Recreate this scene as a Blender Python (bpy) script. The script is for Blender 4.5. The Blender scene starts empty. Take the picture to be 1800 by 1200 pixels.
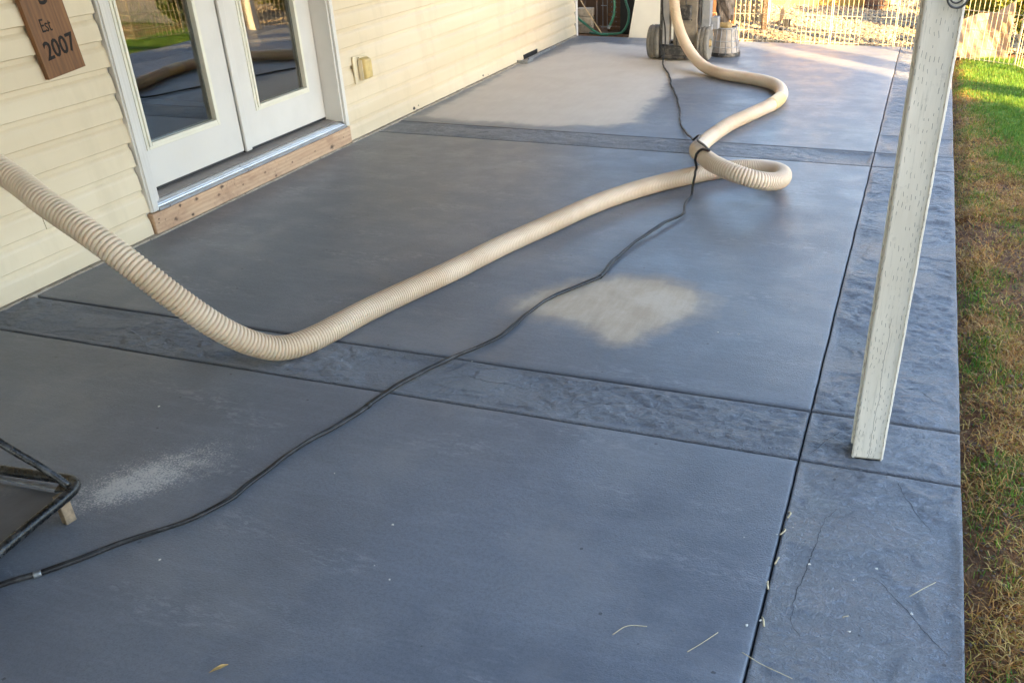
import bpy, bmesh, math, random
import numpy as np
from mathutils import Vector, Matrix

random.seed(7); rng = np.random.default_rng(11)
scene = bpy.context.scene
C = scene.collection
R = math.radians

# ------------------------------------------------------------------ camera, sky, sun, exposure
cam_d = bpy.data.cameras.new('camera'); cam = bpy.data.objects.new('camera', cam_d); C.objects.link(cam)
M = ((0.9457603882761996, 0.32434340482481255, -0.01840227470450173),
     (0.15205081582475638, -0.49200411621264717, -0.8572120502167703),
     (-0.2870850699264561, 0.807919120566199, -0.5146346832937536))
rot = Matrix(((M[0][0], -M[1][0], -M[2][0]), (M[0][1], -M[1][1], -M[2][1]), (M[0][2], -M[1][2], -M[2][2])))
cam.matrix_world = Matrix.Translation((3.3806, 0, 1.5)) @ rot.to_4x4()
cam_d.sensor_width = 36; cam_d.lens = 1608.33/1800*36
cam_d.shift_x = (900-1018.84)/1800; cam_d.shift_y = (731.15-600)/1800
cam_d.clip_start = 0.02; cam_d.clip_end = 500
scene.camera = cam

SUN_EL, SUN_AZ = R(18), math.atan2(0.76, -0.65)
world = bpy.data.worlds.new('World'); scene.world = world; world.use_nodes = True
wn = world.node_tree.nodes; wl = world.node_tree.links
bg = wn['Background']; sky = wn.new('ShaderNodeTexSky'); sky.sky_type = 'NISHITA'; sky.sun_disc = False
sky.sun_elevation = SUN_EL; sky.sun_rotation = SUN_AZ
wl.new(sky.outputs[0], bg.inputs[0]); bg.inputs[1].default_value = 0.15
sd = bpy.data.lights.new('sun', 'SUN'); sun = bpy.data.objects.new('sun', sd); C.objects.link(sun)
sd.energy = 5.0; sd.angle = R(0.5); sd.color = (1.0, 0.66, 0.30)
to_sun = Vector((math.sin(SUN_AZ)*math.cos(SUN_EL), math.cos(SUN_AZ)*math.cos(SUN_EL), math.sin(SUN_EL)))
sun.rotation_euler = to_sun.to_track_quat('Z', 'Y').to_euler(); sun.location = (20, -15, 12)
vs = scene.view_settings; vs.view_transform = 'Standard'; vs.look = 'None'; vs.gamma = 1; vs.use_curve_mapping = False
vs.exposure = 3.08

# ------------------------------------------------------------------ helpers
def link(o, parent=None):
    C.objects.link(o)
    if parent is not None:
        o.parent = parent
        o.matrix_parent_inverse = Matrix.Identity(4)
    return o
def tag(o, label=None, cat=None, group=None, kind=None):
    if label: o['label'] = label
    if cat: o['category'] = cat
    if group: o['group'] = group
    if kind: o['kind'] = kind
    return o
def thing(name, label, cat, loc=(0, 0, 0), rz=0, group=None):
    o = bpy.data.objects.new(name, None); o.location = loc; o.rotation_euler = (0, 0, rz); o.empty_display_size = .1
    link(o); return tag(o, label, cat, group)
def obj(name, bm, mat, parent=None, smooth=False, auto=None):
    me = bpy.data.meshes.new(name)
    if isinstance(bm, bmesh.types.BMesh):
        bmesh.ops.recalc_face_normals(bm, faces=bm.faces[:])
        bm.to_mesh(me); bm.free()
    else:
        v, f = bm; me.from_pydata(v, [], f)
    if smooth: me.polygons.foreach_set('use_smooth', [True]*len(me.polygons))
    me.materials.append(mat)
    o = bpy.data.objects.new(name, me)
    return link(o, parent)
def box(bm, c, s, rot=None, bev=0, seg=2):
    r = bmesh.ops.create_cube(bm, size=1)
    vs_ = r['verts']
    bmesh.ops.scale(bm, vec=s, verts=vs_)
    if bev:
        es = list({e for v in vs_ for e in v.link_edges})
        g = bmesh.ops.bevel(bm, geom=es, offset=bev, segments=seg, affect='EDGES', profile=.5)
        vs_ = list({v for f in g['faces'] for v in f.verts} | {v for v in vs_ if v.is_valid})
    if rot is not None: bmesh.ops.rotate(bm, verts=vs_, matrix=rot)
    bmesh.ops.translate(bm, vec=c, verts=vs_)
    return vs_
def bx(c, s, rot=None, bev=0, seg=2):
    bm = bmesh.new(); box(bm, c, s, rot, bev, seg); return bm
def b2(x0, x1, y0, y1, z0, z1, bev=0):
    return bx(((x0+x1)/2, (y0+y1)/2, (z0+z1)/2), (x1-x0, y1-y0, z1-z0), None, bev)
def cyl(bm, p0, p1, r0, r1=None, seg=16, caps=True):
    p0 = Vector(p0); p1 = Vector(p1); d = p1-p0
    r = bmesh.ops.create_cone(bm, cap_ends=caps, segments=seg, radius1=r0, radius2=r0 if r1 is None else r1, depth=d.length)
    q = Vector((0, 0, 1)).rotation_difference(d.normalized())
    bmesh.ops.rotate(bm, verts=r['verts'], matrix=q.to_matrix())
    bmesh.ops.translate(bm, verts=r['verts'], vec=(p0+p1)/2)
    return r['verts']
def spline(pts, step):
    P = np.array(pts, float); n = len(P)
    Q = np.vstack([2*P[0]-P[1], P, 2*P[-1]-P[-2]]); out = []
    for i in range(1, n):
        p0, p1, p2, p3 = Q[i-1], Q[i], Q[i+1], Q[i+2]
        # centripetal-ish catmull rom
        for t in np.linspace(0, 1, 24, endpoint=False):
            out.append(.5*((2*p1)+(-p0+p2)*t+(2*p0-5*p1+4*p2-p3)*t*t+(-p0+3*p1-3*p2+p3)*t**3))
    out.append(P[-1]); out = np.array(out)
    d = np.r_[0, np.cumsum(np.linalg.norm(np.diff(out, axis=0), axis=1))]
    return out, d
def smooth_path(pts, step, it=0):
    out, d = spline(pts, step)
    s = np.arange(0, d[-1], step)
    P = np.stack([np.interp(s, d, out[:, k]) for k in range(3)], 1)
    for _ in range(it):
        P[1:-1] = .25*P[:-2]+.5*P[1:-1]+.25*P[2:]
    return P, s
def tube(P, rad, seg=12, caps=True):
    P = np.array(P, float); n = len(P)
    rad = np.full(n, rad) if np.isscalar(rad) else np.array(rad)
    T = np.gradient(P, axis=0); T /= np.linalg.norm(T, axis=1)[:, None]
    N = np.zeros_like(P); a = np.array([0, 0, 1.]) if abs(T[0][2]) < .9 else np.array([1., 0, 0])
    N[0] = np.cross(T[0], a); N[0] /= np.linalg.norm(N[0])
    for i in range(1, n):
        v = N[i-1]-T[i]*np.dot(N[i-1], T[i]); N[i] = v/np.linalg.norm(v)
    B = np.cross(T, N); th = np.linspace(0, 2*np.pi, seg, endpoint=False)
    V = P[:, None, :]+rad[:, None, None]*(np.cos(th)[None, :, None]*N[:, None, :]+np.sin(th)[None, :, None]*B[:, None, :])
    V = V.reshape(-1, 3); i = np.arange(n-1)[:, None]*seg; j = np.arange(seg)[None, :]; j2 = (j+1) % seg
    F = np.stack([i+j, i+j2, i+seg+j2, i+seg+j], -1).reshape(-1, 4).tolist()
    if caps: F += [list(range(seg))[::-1], list(range((n-1)*seg, n*seg))]
    return V.tolist(), F
def tube_obj(name, pts, rad, mat, parent=None, step=.01, seg=12, it=0):
    P, s = smooth_path(pts, step, it); return obj(name, tube(P, rad, seg), mat, parent, True)

# numpy value noise
_perm = rng.random((257, 257))
def vnoise(x, y):
    xi = np.floor(x).astype(int); yi = np.floor(y).astype(int); fx = x-xi; fy = y-yi
    fx = fx*fx*(3-2*fx); fy = fy*fy*(3-2*fy)
    a = _perm[xi % 257, yi % 257]; b = _perm[(xi+1) % 257, yi % 257]; c = _perm[xi % 257, (yi+1) % 257]; d = _perm[(xi+1) % 257, (yi+1) % 257]
    return (a*(1-fx)+b*fx)*(1-fy)+(c*(1-fx)+d*fx)*fy
def fbm(x, y, o=4):
    s = 0; a = .5; t = 0
    for k in range(o):
        s = s+a*vnoise(x*2**k+k*17.3, y*2**k+k*9.1); t += a; a *= .5
    return s/t

# ------------------------------------------------------------------ material toolkit
def new_mat(name):
    m = bpy.data.materials.new(name); m.use_nodes = True
    nt = m.node_tree; b = nt.nodes['Principled BSDF']; return m, nt, b
def N(nt, t, **kw):
    n = nt.nodes.new(t)
    for k, v in kw.items():
        if k.startswith('i_'): n.inputs[k[2:]].default_value = v
        else: setattr(n, k, v)
    return n
def pos(nt, scale=(1, 1, 1), kind='Object', rot=(0, 0, 0)):
    tc = nt.nodes.new('ShaderNodeTexCoord'); mp = nt.nodes.new('ShaderNodeMapping')
    mp.inputs['Scale'].default_value = scale; mp.inputs['Rotation'].default_value = rot
    nt.links.new(tc.outputs[kind], mp.inputs[0]); return mp.outputs[0]
def noise(nt, vec, sc, det=4, rough=.55, dist=0):
    n = nt.nodes.new('ShaderNodeTexNoise'); n.inputs['Scale'].default_value = sc; n.inputs['Detail'].default_value = det
    n.inputs['Roughness'].default_value = rough; n.inputs['Distortion'].default_value = dist
    nt.links.new(vec, n.inputs['Vector']); return n.outputs[0]
def ramp(nt, fac, stops, interp='LINEAR'):
    r = nt.nodes.new('ShaderNodeValToRGB'); r.color_ramp.interpolation = interp
    e = r.color_ramp.elements
    while len(e) < len(stops): e.new(.5)
    for k, (p, c) in enumerate(stops):
        e[k].position = p; e[k].color = (c, c, c, 1) if np.isscalar(c) else (*c, 1)
    nt.links.new(fac, r.inputs[0]); return r.outputs[0]
def mix(nt, fac, a, b, mode='MIX'):
    m = nt.nodes.new('ShaderNodeMix'); m.data_type = 'RGBA'; m.blend_type = mode; m.clamp_factor = True
    def put(sock, v):
        if isinstance(v, bpy.types.NodeSocket): nt.links.new(v, sock)
        elif np.isscalar(v): sock.default_value = v if sock.type == 'VALUE' else (v, v, v, 1)
        else: sock.default_value = (*v, 1)
    put(m.inputs[0], fac); put(m.inputs[6], a); put(m.inputs[7], b); return m.outputs[2]
def math_(nt, op, a, b=0., c=None):
    m = nt.nodes.new('ShaderNodeMath'); m.operation = op
    for k, v in enumerate((a, b) if c is None else (a, b, c)):
        if isinstance(v, bpy.types.NodeSocket): nt.links.new(v, m.inputs[k])
        else: m.inputs[k].default_value = v
    return m.outputs[0]
def bump(nt, b, h, strength=.3, dist=.01):
    n = nt.nodes.new('ShaderNodeBump'); n.inputs['Strength'].default_value = strength; n.inputs['Distance'].default_value = dist
    nt.links.new(h, n.inputs['Height']); nt.links.new(n.outputs[0], b.inputs['Normal']); return n
def simple(name, col, rough=.6, metal=0, var=.15, sc=20, bs=.15, dirt=None, dirt_amt=.4, bd=.004):
    m, nt, b = new_mat(name); v = pos(nt)
    n1 = noise(nt, v, sc, 5); c0 = tuple(x*(1-var) for x in col); c1 = tuple(min(1, x*(1+var)) for x in col)
    cc = ramp(nt, n1, [(.3, c0), (.7, c1)])
    if dirt:
        n2 = noise(nt, v, sc*.5, 8, .7); k = ramp(nt, n2, [(.5, 0), (.68, dirt_amt)]); cc = mix(nt, k, cc, dirt)
    nt.links.new(cc, b.inputs['Base Color']); b.inputs['Metallic'].default_value = metal
    rr = ramp(nt, n1, [(.2, max(0, rough-.1)), (.8, min(1, rough+.1))]); nt.links.new(rr, b.inputs['Roughness'])
    if bs: bump(nt, b, noise(nt, v, sc*6, 4), bs, bd)
    return m

# ------------------------------------------------------------------ materials
def concrete_mat(stamped):
    m, nt, b = new_mat('stained_concrete_stamped' if stamped else 'stained_concrete')
    v = pos(nt)
    big = noise(nt, v, .9, 5, .55); mid = noise(nt, v, 5, 6, .6); fine = noise(nt, v, 90, 5, .65); grit = noise(nt, v, 420, 3, .6)
    c = ramp(nt, big, [(.40, (.124, .140, .168)), (.60, (.160, .181, .216))])
    c = mix(nt, ramp(nt, noise(nt, v, 2.3, 6, .6, .6), [(.47, 0), (.60, .45 if not stamped else .12)]), c, (.098, .112, .138))
    if stamped: c = mix(nt, .10, c, (.42, .46, .54))
    c = mix(nt, ramp(nt, mid, [(.46, .0), (.62, .5)]), c, (.18, .193, .215))
    c = mix(nt, ramp(nt, fine, [(.40, .30), (.54, .0)]), c, (.085, .094, .11))
    # brushed pale scuffs of leftover grinding dust, short patches
    w = pos(nt, (1.0, 2.6, 1), rot=(0, 0, .5))
    s1 = noise(nt, w, 2.1, 3, .5); s2 = noise(nt, pos(nt, (1, 2.6, 1), rot=(0, 0, .45)), 22, 7, .72, .6)
    sc = math_(nt, 'MULTIPLY', ramp(nt, s1, [(.55, 0), (.64, 1)]), ramp(nt, s2, [(.5, 0), (.60, .9)]))
    c = mix(nt, math_(nt, 'MULTIPLY', sc, .34), c, (.36, .37, .385))
    c = mix(nt, ramp(nt, noise(nt, v, 260, 3, .7), [(.36, .38), (.50, 0)]), c, (.06, .068, .082))
    # faint clouds of dust film
    film = ramp(nt, noise(nt, v, 1.7, 7, .62, .4), [(.50, 0), (.64, .34 if not stamped else .12)])
    c = mix(nt, film, c, (.235, .238, .245))
    # swirl wear
    sw = noise(nt, pos(nt, (.7, 5, 1), rot=(0, 0, .08)), 6, 6, .65)
    c = mix(nt, ramp(nt, sw, [(.5, 0), (.62, .09)]), c, (.28, .30, .34))
    # small pits
    vo = nt.nodes.new('ShaderNodeTexVoronoi'); vo.inputs['Scale'].default_value = 17; nt.links.new(v, vo.inputs['Vector'])
    vsep = nt.nodes.new('ShaderNodeSeparateColor'); nt.links.new(vo.outputs['Color'], vsep.inputs[0])
    wob = math_(nt, 'MULTIPLY', noise(nt, v, 110, 3), .16)
    pit = math_(nt, 'MULTIPLY', math_(nt, 'LESS_THAN', math_(nt, 'ADD', vo.outputs['Distance'], wob), .16), math_(nt, 'GREATER_THAN', vsep.outputs[0], .80))
    c = mix(nt, math_(nt, 'MULTIPLY', pit, .7), c, (.035, .037, .042))
    # hairline cracks
    v2 = nt.nodes.new('ShaderNodeTexVoronoi'); v2.feature = 'DISTANCE_TO_EDGE'; v2.inputs['Scale'].default_value = .62
    vw = nt.nodes.new('ShaderNodeVectorMath'); vw.operation = 'ADD'
    nn = nt.nodes.new('ShaderNodeTexNoise'); nn.inputs['Scale'].default_value = 4; nn.inputs['Detail'].default_value = 6; nt.links.new(v, nn.inputs['Vector'])
    sc_ = nt.nodes.new('ShaderNodeVectorMath'); sc_.operation = 'SCALE'; sc_.inputs[3].default_value = .22
    nt.links.new(nn.outputs[1], sc_.inputs[0]); nt.links.new(v, vw.inputs[0]); nt.links.new(sc_.outputs[0], vw.inputs[1]); nt.links.new(vw.outputs[0], v2.inputs['Vector'])
    crack = math_(nt, 'MULTIPLY', math_(nt, 'LESS_THAN', v2.outputs['Distance'], .0), ramp(nt, noise(nt, v, 1.3, 2), [(.55, 0), (.6, 1)]))
    c = mix(nt, math_(nt, 'MULTIPLY', crack, .55), c, (.03, .032, .037))
    # dust deposits (attribute = signed distance to the patch's outline in metres)
    at = nt.nodes.new('ShaderNodeAttribute'); at.attribute_name = 'dust'
    dn = math_(nt, 'MULTIPLY', math_(nt, 'SUBTRACT', noise(nt, v, 4.5, 7, .58, .3), .5), .22)
    streak = noise(nt, pos(nt, (5, .8, 1), rot=(0, 0, -.25)), 5, 7, .65)
    dn = math_(nt, 'ADD', dn, math_(nt, 'MULTIPLY', math_(nt, 'SUBTRACT', streak, .5), .02))
    dd = math_(nt, 'ADD', at.outputs['Fac'], dn)
    dm = ramp(nt, math_(nt, 'ADD', math_(nt, 'MULTIPLY', dd, 3.2), .5), [(.28, 0), (.50, .42), (.60, .82), (.8, .94)])
    dcol = ramp(nt, math_(nt, 'ADD', math_(nt, 'MULTIPLY', streak, .35), math_(nt, 'MULTIPLY', noise(nt, v, 3.5, 7, .6, .5), .65)), [(.42, (.44, .355, .26)), (.5, (.49, .405, .305)), (.58, (.54, .46, .36))])
    sy = nt.nodes.new('ShaderNodeSeparateXYZ'); nt.links.new(v, sy.inputs[0])
    dcol = mix(nt, math_(nt, 'MULTIPLY', math_(nt, 'GREATER_THAN', sy.outputs[1], 5.), .62), dcol, (.62, .60, .565))
    c = mix(nt, dm, c, dcol)
    # speckled powder (attribute 0..1)
    ap = nt.nodes.new('ShaderNodeAttribute'); ap.attribute_name = 'powder'
    pw = math_(nt, 'ADD', ap.outputs['Fac'], math_(nt, 'MULTIPLY', math_(nt, 'SUBTRACT', noise(nt, v, 170, 3, .7),   .5), 2.4))
    pm = ramp(nt, math_(nt, 'ADD', pw, math_(nt, 'MULTIPLY', math_(nt, 'SUBTRACT', noise(nt, v, 24, 6, .65), .5), 1.3)), [(.42, 0), (.75, .22), (1.35, .8)]); pm = math_(nt, 'MULTIPLY', pm, ramp(nt, ap.outputs['Fac'], [(.03, 0), (.3, 1)]))
    c = mix(nt, pm, c, (.56, .53, .49))
    nt.links.new(c, b.inputs['Base Color'])
    rr = ramp(nt, mid, [(.42, .36 if not stamped else .33), (.58, .47)])
    rr = mix(nt, math_(nt, 'MAXIMUM', dm, pm), rr, .9)
    nt.links.new(rr, b.inputs['Roughness']); b.inputs['Specular IOR Level'].default_value = .5
    h = math_(nt, 'ADD', math_(nt, 'MULTIPLY', fine, .7), math_(nt, 'MULTIPLY', grit, .35))
    h = math_(nt, 'ADD', h, math_(nt, 'MULTIPLY', noise(nt, v, 34, 5, .62), 1.0 if not stamped else 2.2))
    h = math_(nt, 'SUBTRACT', h, math_(nt, 'MULTIPLY', math_(nt, 'MAXIMUM', pit, crack), 1.5))
    sand = math_(nt, 'MULTIPLY', noise(nt, v, 190, 2, .6), ramp(nt, noise(nt, v, 1.1, 3), [(.42, .0), (.6, 2.2)]))
    h = math_(nt, 'ADD', h, sand)
    if stamped:
        chp = noise(nt, pos(nt, (1, 1.7, 1)), 30, 6, .68, .8); rid = math_(nt, 'ABSOLUTE', math_(nt, 'SUBTRACT', chp, .5))
        h = math_(nt, 'ADD', h, math_(nt, 'MULTIPLY', ramp(nt, rid, [(0, 0), (.07, 1)]), 1.1))
    bump(nt, b, h, .6 if stamped else .4, .008 if stamped else .0022)
    return m
M_con = concrete_mat(False); M_stamp = concrete_mat(True)
M_joint = simple('joint_dark', (.022, .024, .028), .7, sc=60, bs=.4, dirt=(.2, .19, .17), dirt_amt=.25)
M_cedge = simple('slab_edge', (.22, .22, .23), .8, sc=25, bs=.5)

def siding_mat():
    m, nt, b = new_mat('cream_vinyl'); v = pos(nt)
    n = noise(nt, pos(nt, (1, .12, 1)), 3, 4); c = ramp(nt, n, [(.4, (.64, .525, .36)), (.6, (.70, .595, .43))])
    st = noise(nt, pos(nt, (1, 1, .25)), 5, 7, .65)
    c = mix(nt, ramp(nt, st, [(.5, 0), (.64, .30)]), c, (.52, .43, .29))
    # broken holes low on the wall
    for (hy, hz, hr) in ((6.03, .028, .022), (6.10, .034, .008), (6.07, .012, .008), (7.25, .030, .016), (7.35, .02, .007)):
        tc = nt.nodes.new('ShaderNodeTexCoord'); d = nt.nodes.new('ShaderNodeVectorMath'); d.operation = 'SUBTRACT'
        nt.links.new(tc.outputs['Object'], d.inputs[0]); d.inputs[1].default_value = (0.016, hy, hz)
        mu = nt.nodes.new('ShaderNodeVectorMath'); mu.operation = 'MULTIPLY'; mu.inputs[1].default_value = (0, .7, 1.2); nt.links.new(d.outputs[0], mu.inputs[0])
        L = nt.nodes.new('ShaderNodeVectorMath'); L.operation = 'LENGTH'; nt.links.new(mu.outputs[0], L.inputs[0])
        dd = math_(nt, 'ADD', L.outputs['Value'], math_(nt, 'MULTIPLY', noise(nt, v, 55, 3), hr*1.1))
        c = mix(nt, math_(nt, 'LESS_THAN', dd, hr*1.15), c, (.02, .016, .012))
    nt.links.new(c, b.inputs['Base Color']); b.inputs['Roughness'].default_value = .48
    g = noise(nt, pos(nt, (1, .05, 1)), 160, 5, .6)
    h = math_(nt, 'ADD', math_(nt, 'MULTIPLY', g, .3), math_(nt, 'MULTIPLY', noise(nt, pos(nt, (1, .5, 1)), 2.2, 3), 6))
    bump(nt, b, h, .25, .002); return m
M_siding = siding_mat()
M_white = simple('white_paint', (.66, .635, .60), .38, var=.05, sc=6, bs=.08, dirt=(.5, .45, .36), dirt_amt=.18)
M_bead = simple('almond_bead', (.74, .71, .60), .4, var=.05, sc=8, bs=.05)
M_alu = simple('mill_aluminium', (.62, .63, .66), .34, metal=.85, var=.12, sc=12, bs=.1, dirt=(.3, .28, .25), dirt_amt=.35)
M_bronze = simple('sill_insert', (.22, .20, .19), .5, var=.2, sc=30, bs=.2)
M_rubber = simple('black_rubber', (.018, .018, .02), .55, var=.3, sc=40, bs=.3)
M_found = simple('foundation', (.36, .31, .25), .9, var=.3, sc=35, bs=.8, dirt=(.12, .1, .08), dirt_amt=.6)
M_inner = simple('dark_interior', (.05, .045, .04), .9)

def wood_mat(name, ca, cb, cdk, axis='Y', sc=1., rough=.65, knots=True, spots=()):
    m, nt, b = new_mat(name)
    s = {'X': (.12, 1, 1), 'Y': (1, .12, 1), 'Z': (1, 1, .12)}[axis]; s = tuple(k*sc for k in s)
    v = pos(nt, s); n1 = noise(nt, v, 9, 6, .6, 1.4); n2 = noise(nt, v, 70, 5, .7)
    wv = nt.nodes.new('ShaderNodeTexWave'); wv.wave_type = 'BANDS'; wv.bands_direction = {'X': 'Z', 'Y': 'Z', 'Z': 'Y'}[axis]
    wv.inputs['Scale'].default_value = 16; wv.inputs['Distortion'].default_value = 9; wv.inputs['Detail'].default_value = 3; wv.inputs['Detail Scale'].default_value = .8
    nt.links.new(v, wv.inputs['Vector'])
    c = ramp(nt, n1, [(.3, ca), (.7, cb)]); c = mix(nt, math_(nt, 'MULTIPLY', wv.outputs['Fac'], .3), c, cdk)
    c = mix(nt, ramp(nt, n2, [(.5, 0), (.75, .35)]), c, cdk)
    if knots:
        vo = nt.nodes.new('ShaderNodeTexVoronoi'); vo.inputs['Scale'].default_value = 9; nt.links.new(pos(nt, (1, .7, 1)), vo.inputs['Vector'])
        sp = nt.nodes.new('ShaderNodeSeparateColor'); nt.links.new(vo.outputs['Color'], sp.inputs[0])
        k = math_(nt, 'MULTIPLY', math_(nt, 'LESS_THAN', vo.outputs['Distance'], .085), math_(nt, 'GREATER_THAN', sp.outputs[1], .45))
        c = mix(nt, math_(nt, 'MULTIPLY', k, .85), c, tuple(x*.3 for x in cdk))
        sp2 = ramp(nt, noise(nt, pos(nt), 60, 6, .75), [(.57, 0), (.66, .85)])
        c = mix(nt, math_(nt, 'MULTIPLY', sp2, ramp(nt, noise(nt, pos(nt), 4, 2), [(.45, 0), (.6, 1)])), c, tuple(x*.35 for x in cdk))
    nt.links.new(c, b.inputs['Base Color']); b.inputs['Roughness'].default_value = rough
    for (ky, kz, kr) in spots:
        tc = nt.nodes.new('ShaderNodeTexCoord'); d = nt.nodes.new('ShaderNodeVectorMath'); d.operation = 'SUBTRACT'
        nt.links.new(tc.outputs['Object'], d.inputs[0]); d.inputs[1].default_value = (.036, ky, kz)
        mu = nt.nodes.new('ShaderNodeVectorMath'); mu.operation = 'MULTIPLY'; mu.inputs[1].default_value = (0, .62, 1); nt.links.new(d.outputs[0], mu.inputs[0])
        L = nt.nodes.new('ShaderNodeVectorMath'); L.operation = 'LENGTH'; nt.links.new(mu.outputs[0], L.inputs[0])
        dd = math_(nt, 'ADD', L.outputs['Value'], math_(nt, 'MULTIPLY', math_(nt, 'SUBTRACT', noise(nt, pos(nt), 90, 3), .5), kr*1.5))
        c = mix(nt, ramp(nt, math_(nt, 'DIVIDE', dd, kr), [(.35, .9), (1.0, 0)]), c, (.045, .022, .012))
    if spots:
        gr = ramp(nt, noise(nt, pos(nt, (1, .5, 1.6)), 8, 7, .7), [(.5, 0), (.62, .55)]); c = mix(nt, gr, c, (.33, .19, .12))
    nt.links.new(c, b.inputs['Base Color'])
    bump(nt, b, math_(nt, 'ADD', n2, n1), .35, .002); return m
M_sillwood = wood_mat('raw_fir', (.50, .32, .20), (.62, .43, .28), (.34, .19, .11), 'Y', spots=[(3.389, 0.074, .005), (3.383, 0.056, .004), (3.5, 0.038, .012), (3.546, 0.092, .009), (3.667, 0.088, .011), (3.836, 0.058, .008), (3.87, .09, .012), (4.039, 0.054, .006), (4.241, 0.064, .007), (4.499, 0.052, .007), (4.738, 0.053, .006), (4.924, 0.034, .018), (5.062, 0.059, .005), (3.62, .022, .010), (4.33, .02, .009)])
M_sign = wood_mat('stained_sign_wood', (.13, .048, .014), (.26, .112, .034), (.035, .015, .007), 'Z', rough=.45, knots=False)
M_brown = wood_mat('brown_fence_wood', (.10, .05, .03), (.19, .10, .055), (.04, .02, .013), 'Z', rough=.85)
M_greyw = wood_mat('weathered_wood', (.30, .22, .15), (.42, .31, .2), (.16, .11, .07), 'Z', rough=.85)
M_roofw = wood_mat('white_painted_rafter', (.60, .58, .53), (.70, .68, .62), (.45, .42, .36), 'X', rough=.7, knots=False)
M_burn = simple('burnt_lettering', (.010, .006, .005), .8, sc=80, bs=.4)
M_amber = simple('yellowed_plastic', (.58, .43, .17), .42, var=.2, sc=18, bs=.1)
M_almond = simple('almond_plate', (.70, .60, .42), .45, var=.08, sc=14, bs=.06)
M_galv = simple('galvanised_steel', (.30, .32, .34), .5, metal=.7, var=.3, sc=30, bs=.2)
M_ring = simple('dark_steel', (.10, .10, .10), .35, metal=.9, var=.3, sc=60, bs=.1)
M_cord = simple('black_cord', (.010, .0105, .012), .5, var=.3, sc=30, bs=.2, dirt=(.16, .16, .16), dirt_amt=.25)
M_frame = simple('black_tube_paint', (.005, .0055, .006), .28, var=.3, sc=45, bs=.25, dirt=(.20, .21, .22), dirt_amt=.3)

def hose_mat():
    m, nt, b = new_mat('ribbed_beige_hose'); v = pos(nt)
    n = noise(nt, v, 3, 5); c = ramp(nt, n, [(.42, (.57, .445, .315)), (.58, (.66, .54, .405))])
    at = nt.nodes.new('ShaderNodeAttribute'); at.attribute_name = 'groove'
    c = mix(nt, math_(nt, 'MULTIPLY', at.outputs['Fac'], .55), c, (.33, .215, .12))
    c = mix(nt, ramp(nt, noise(nt, v, 30, 7, .7), [(.62, 0), (.72, .5)]), c, (.30, .25, .2))
    nt.links.new(c, b.inputs['Base Color']); b.inputs['Roughness'].default_value = .42
    b.inputs['Subsurface Weight'].default_value = .12; b.inputs['Subsurface Scale'].default_value = .01
    bump(nt, b, noise(nt, v, 300, 3), .12, .001); return m
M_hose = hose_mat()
M_cuff = simple('hose_cuff', (.64, .45, .20), .4, var=.06, sc=10, bs=.05)

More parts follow.
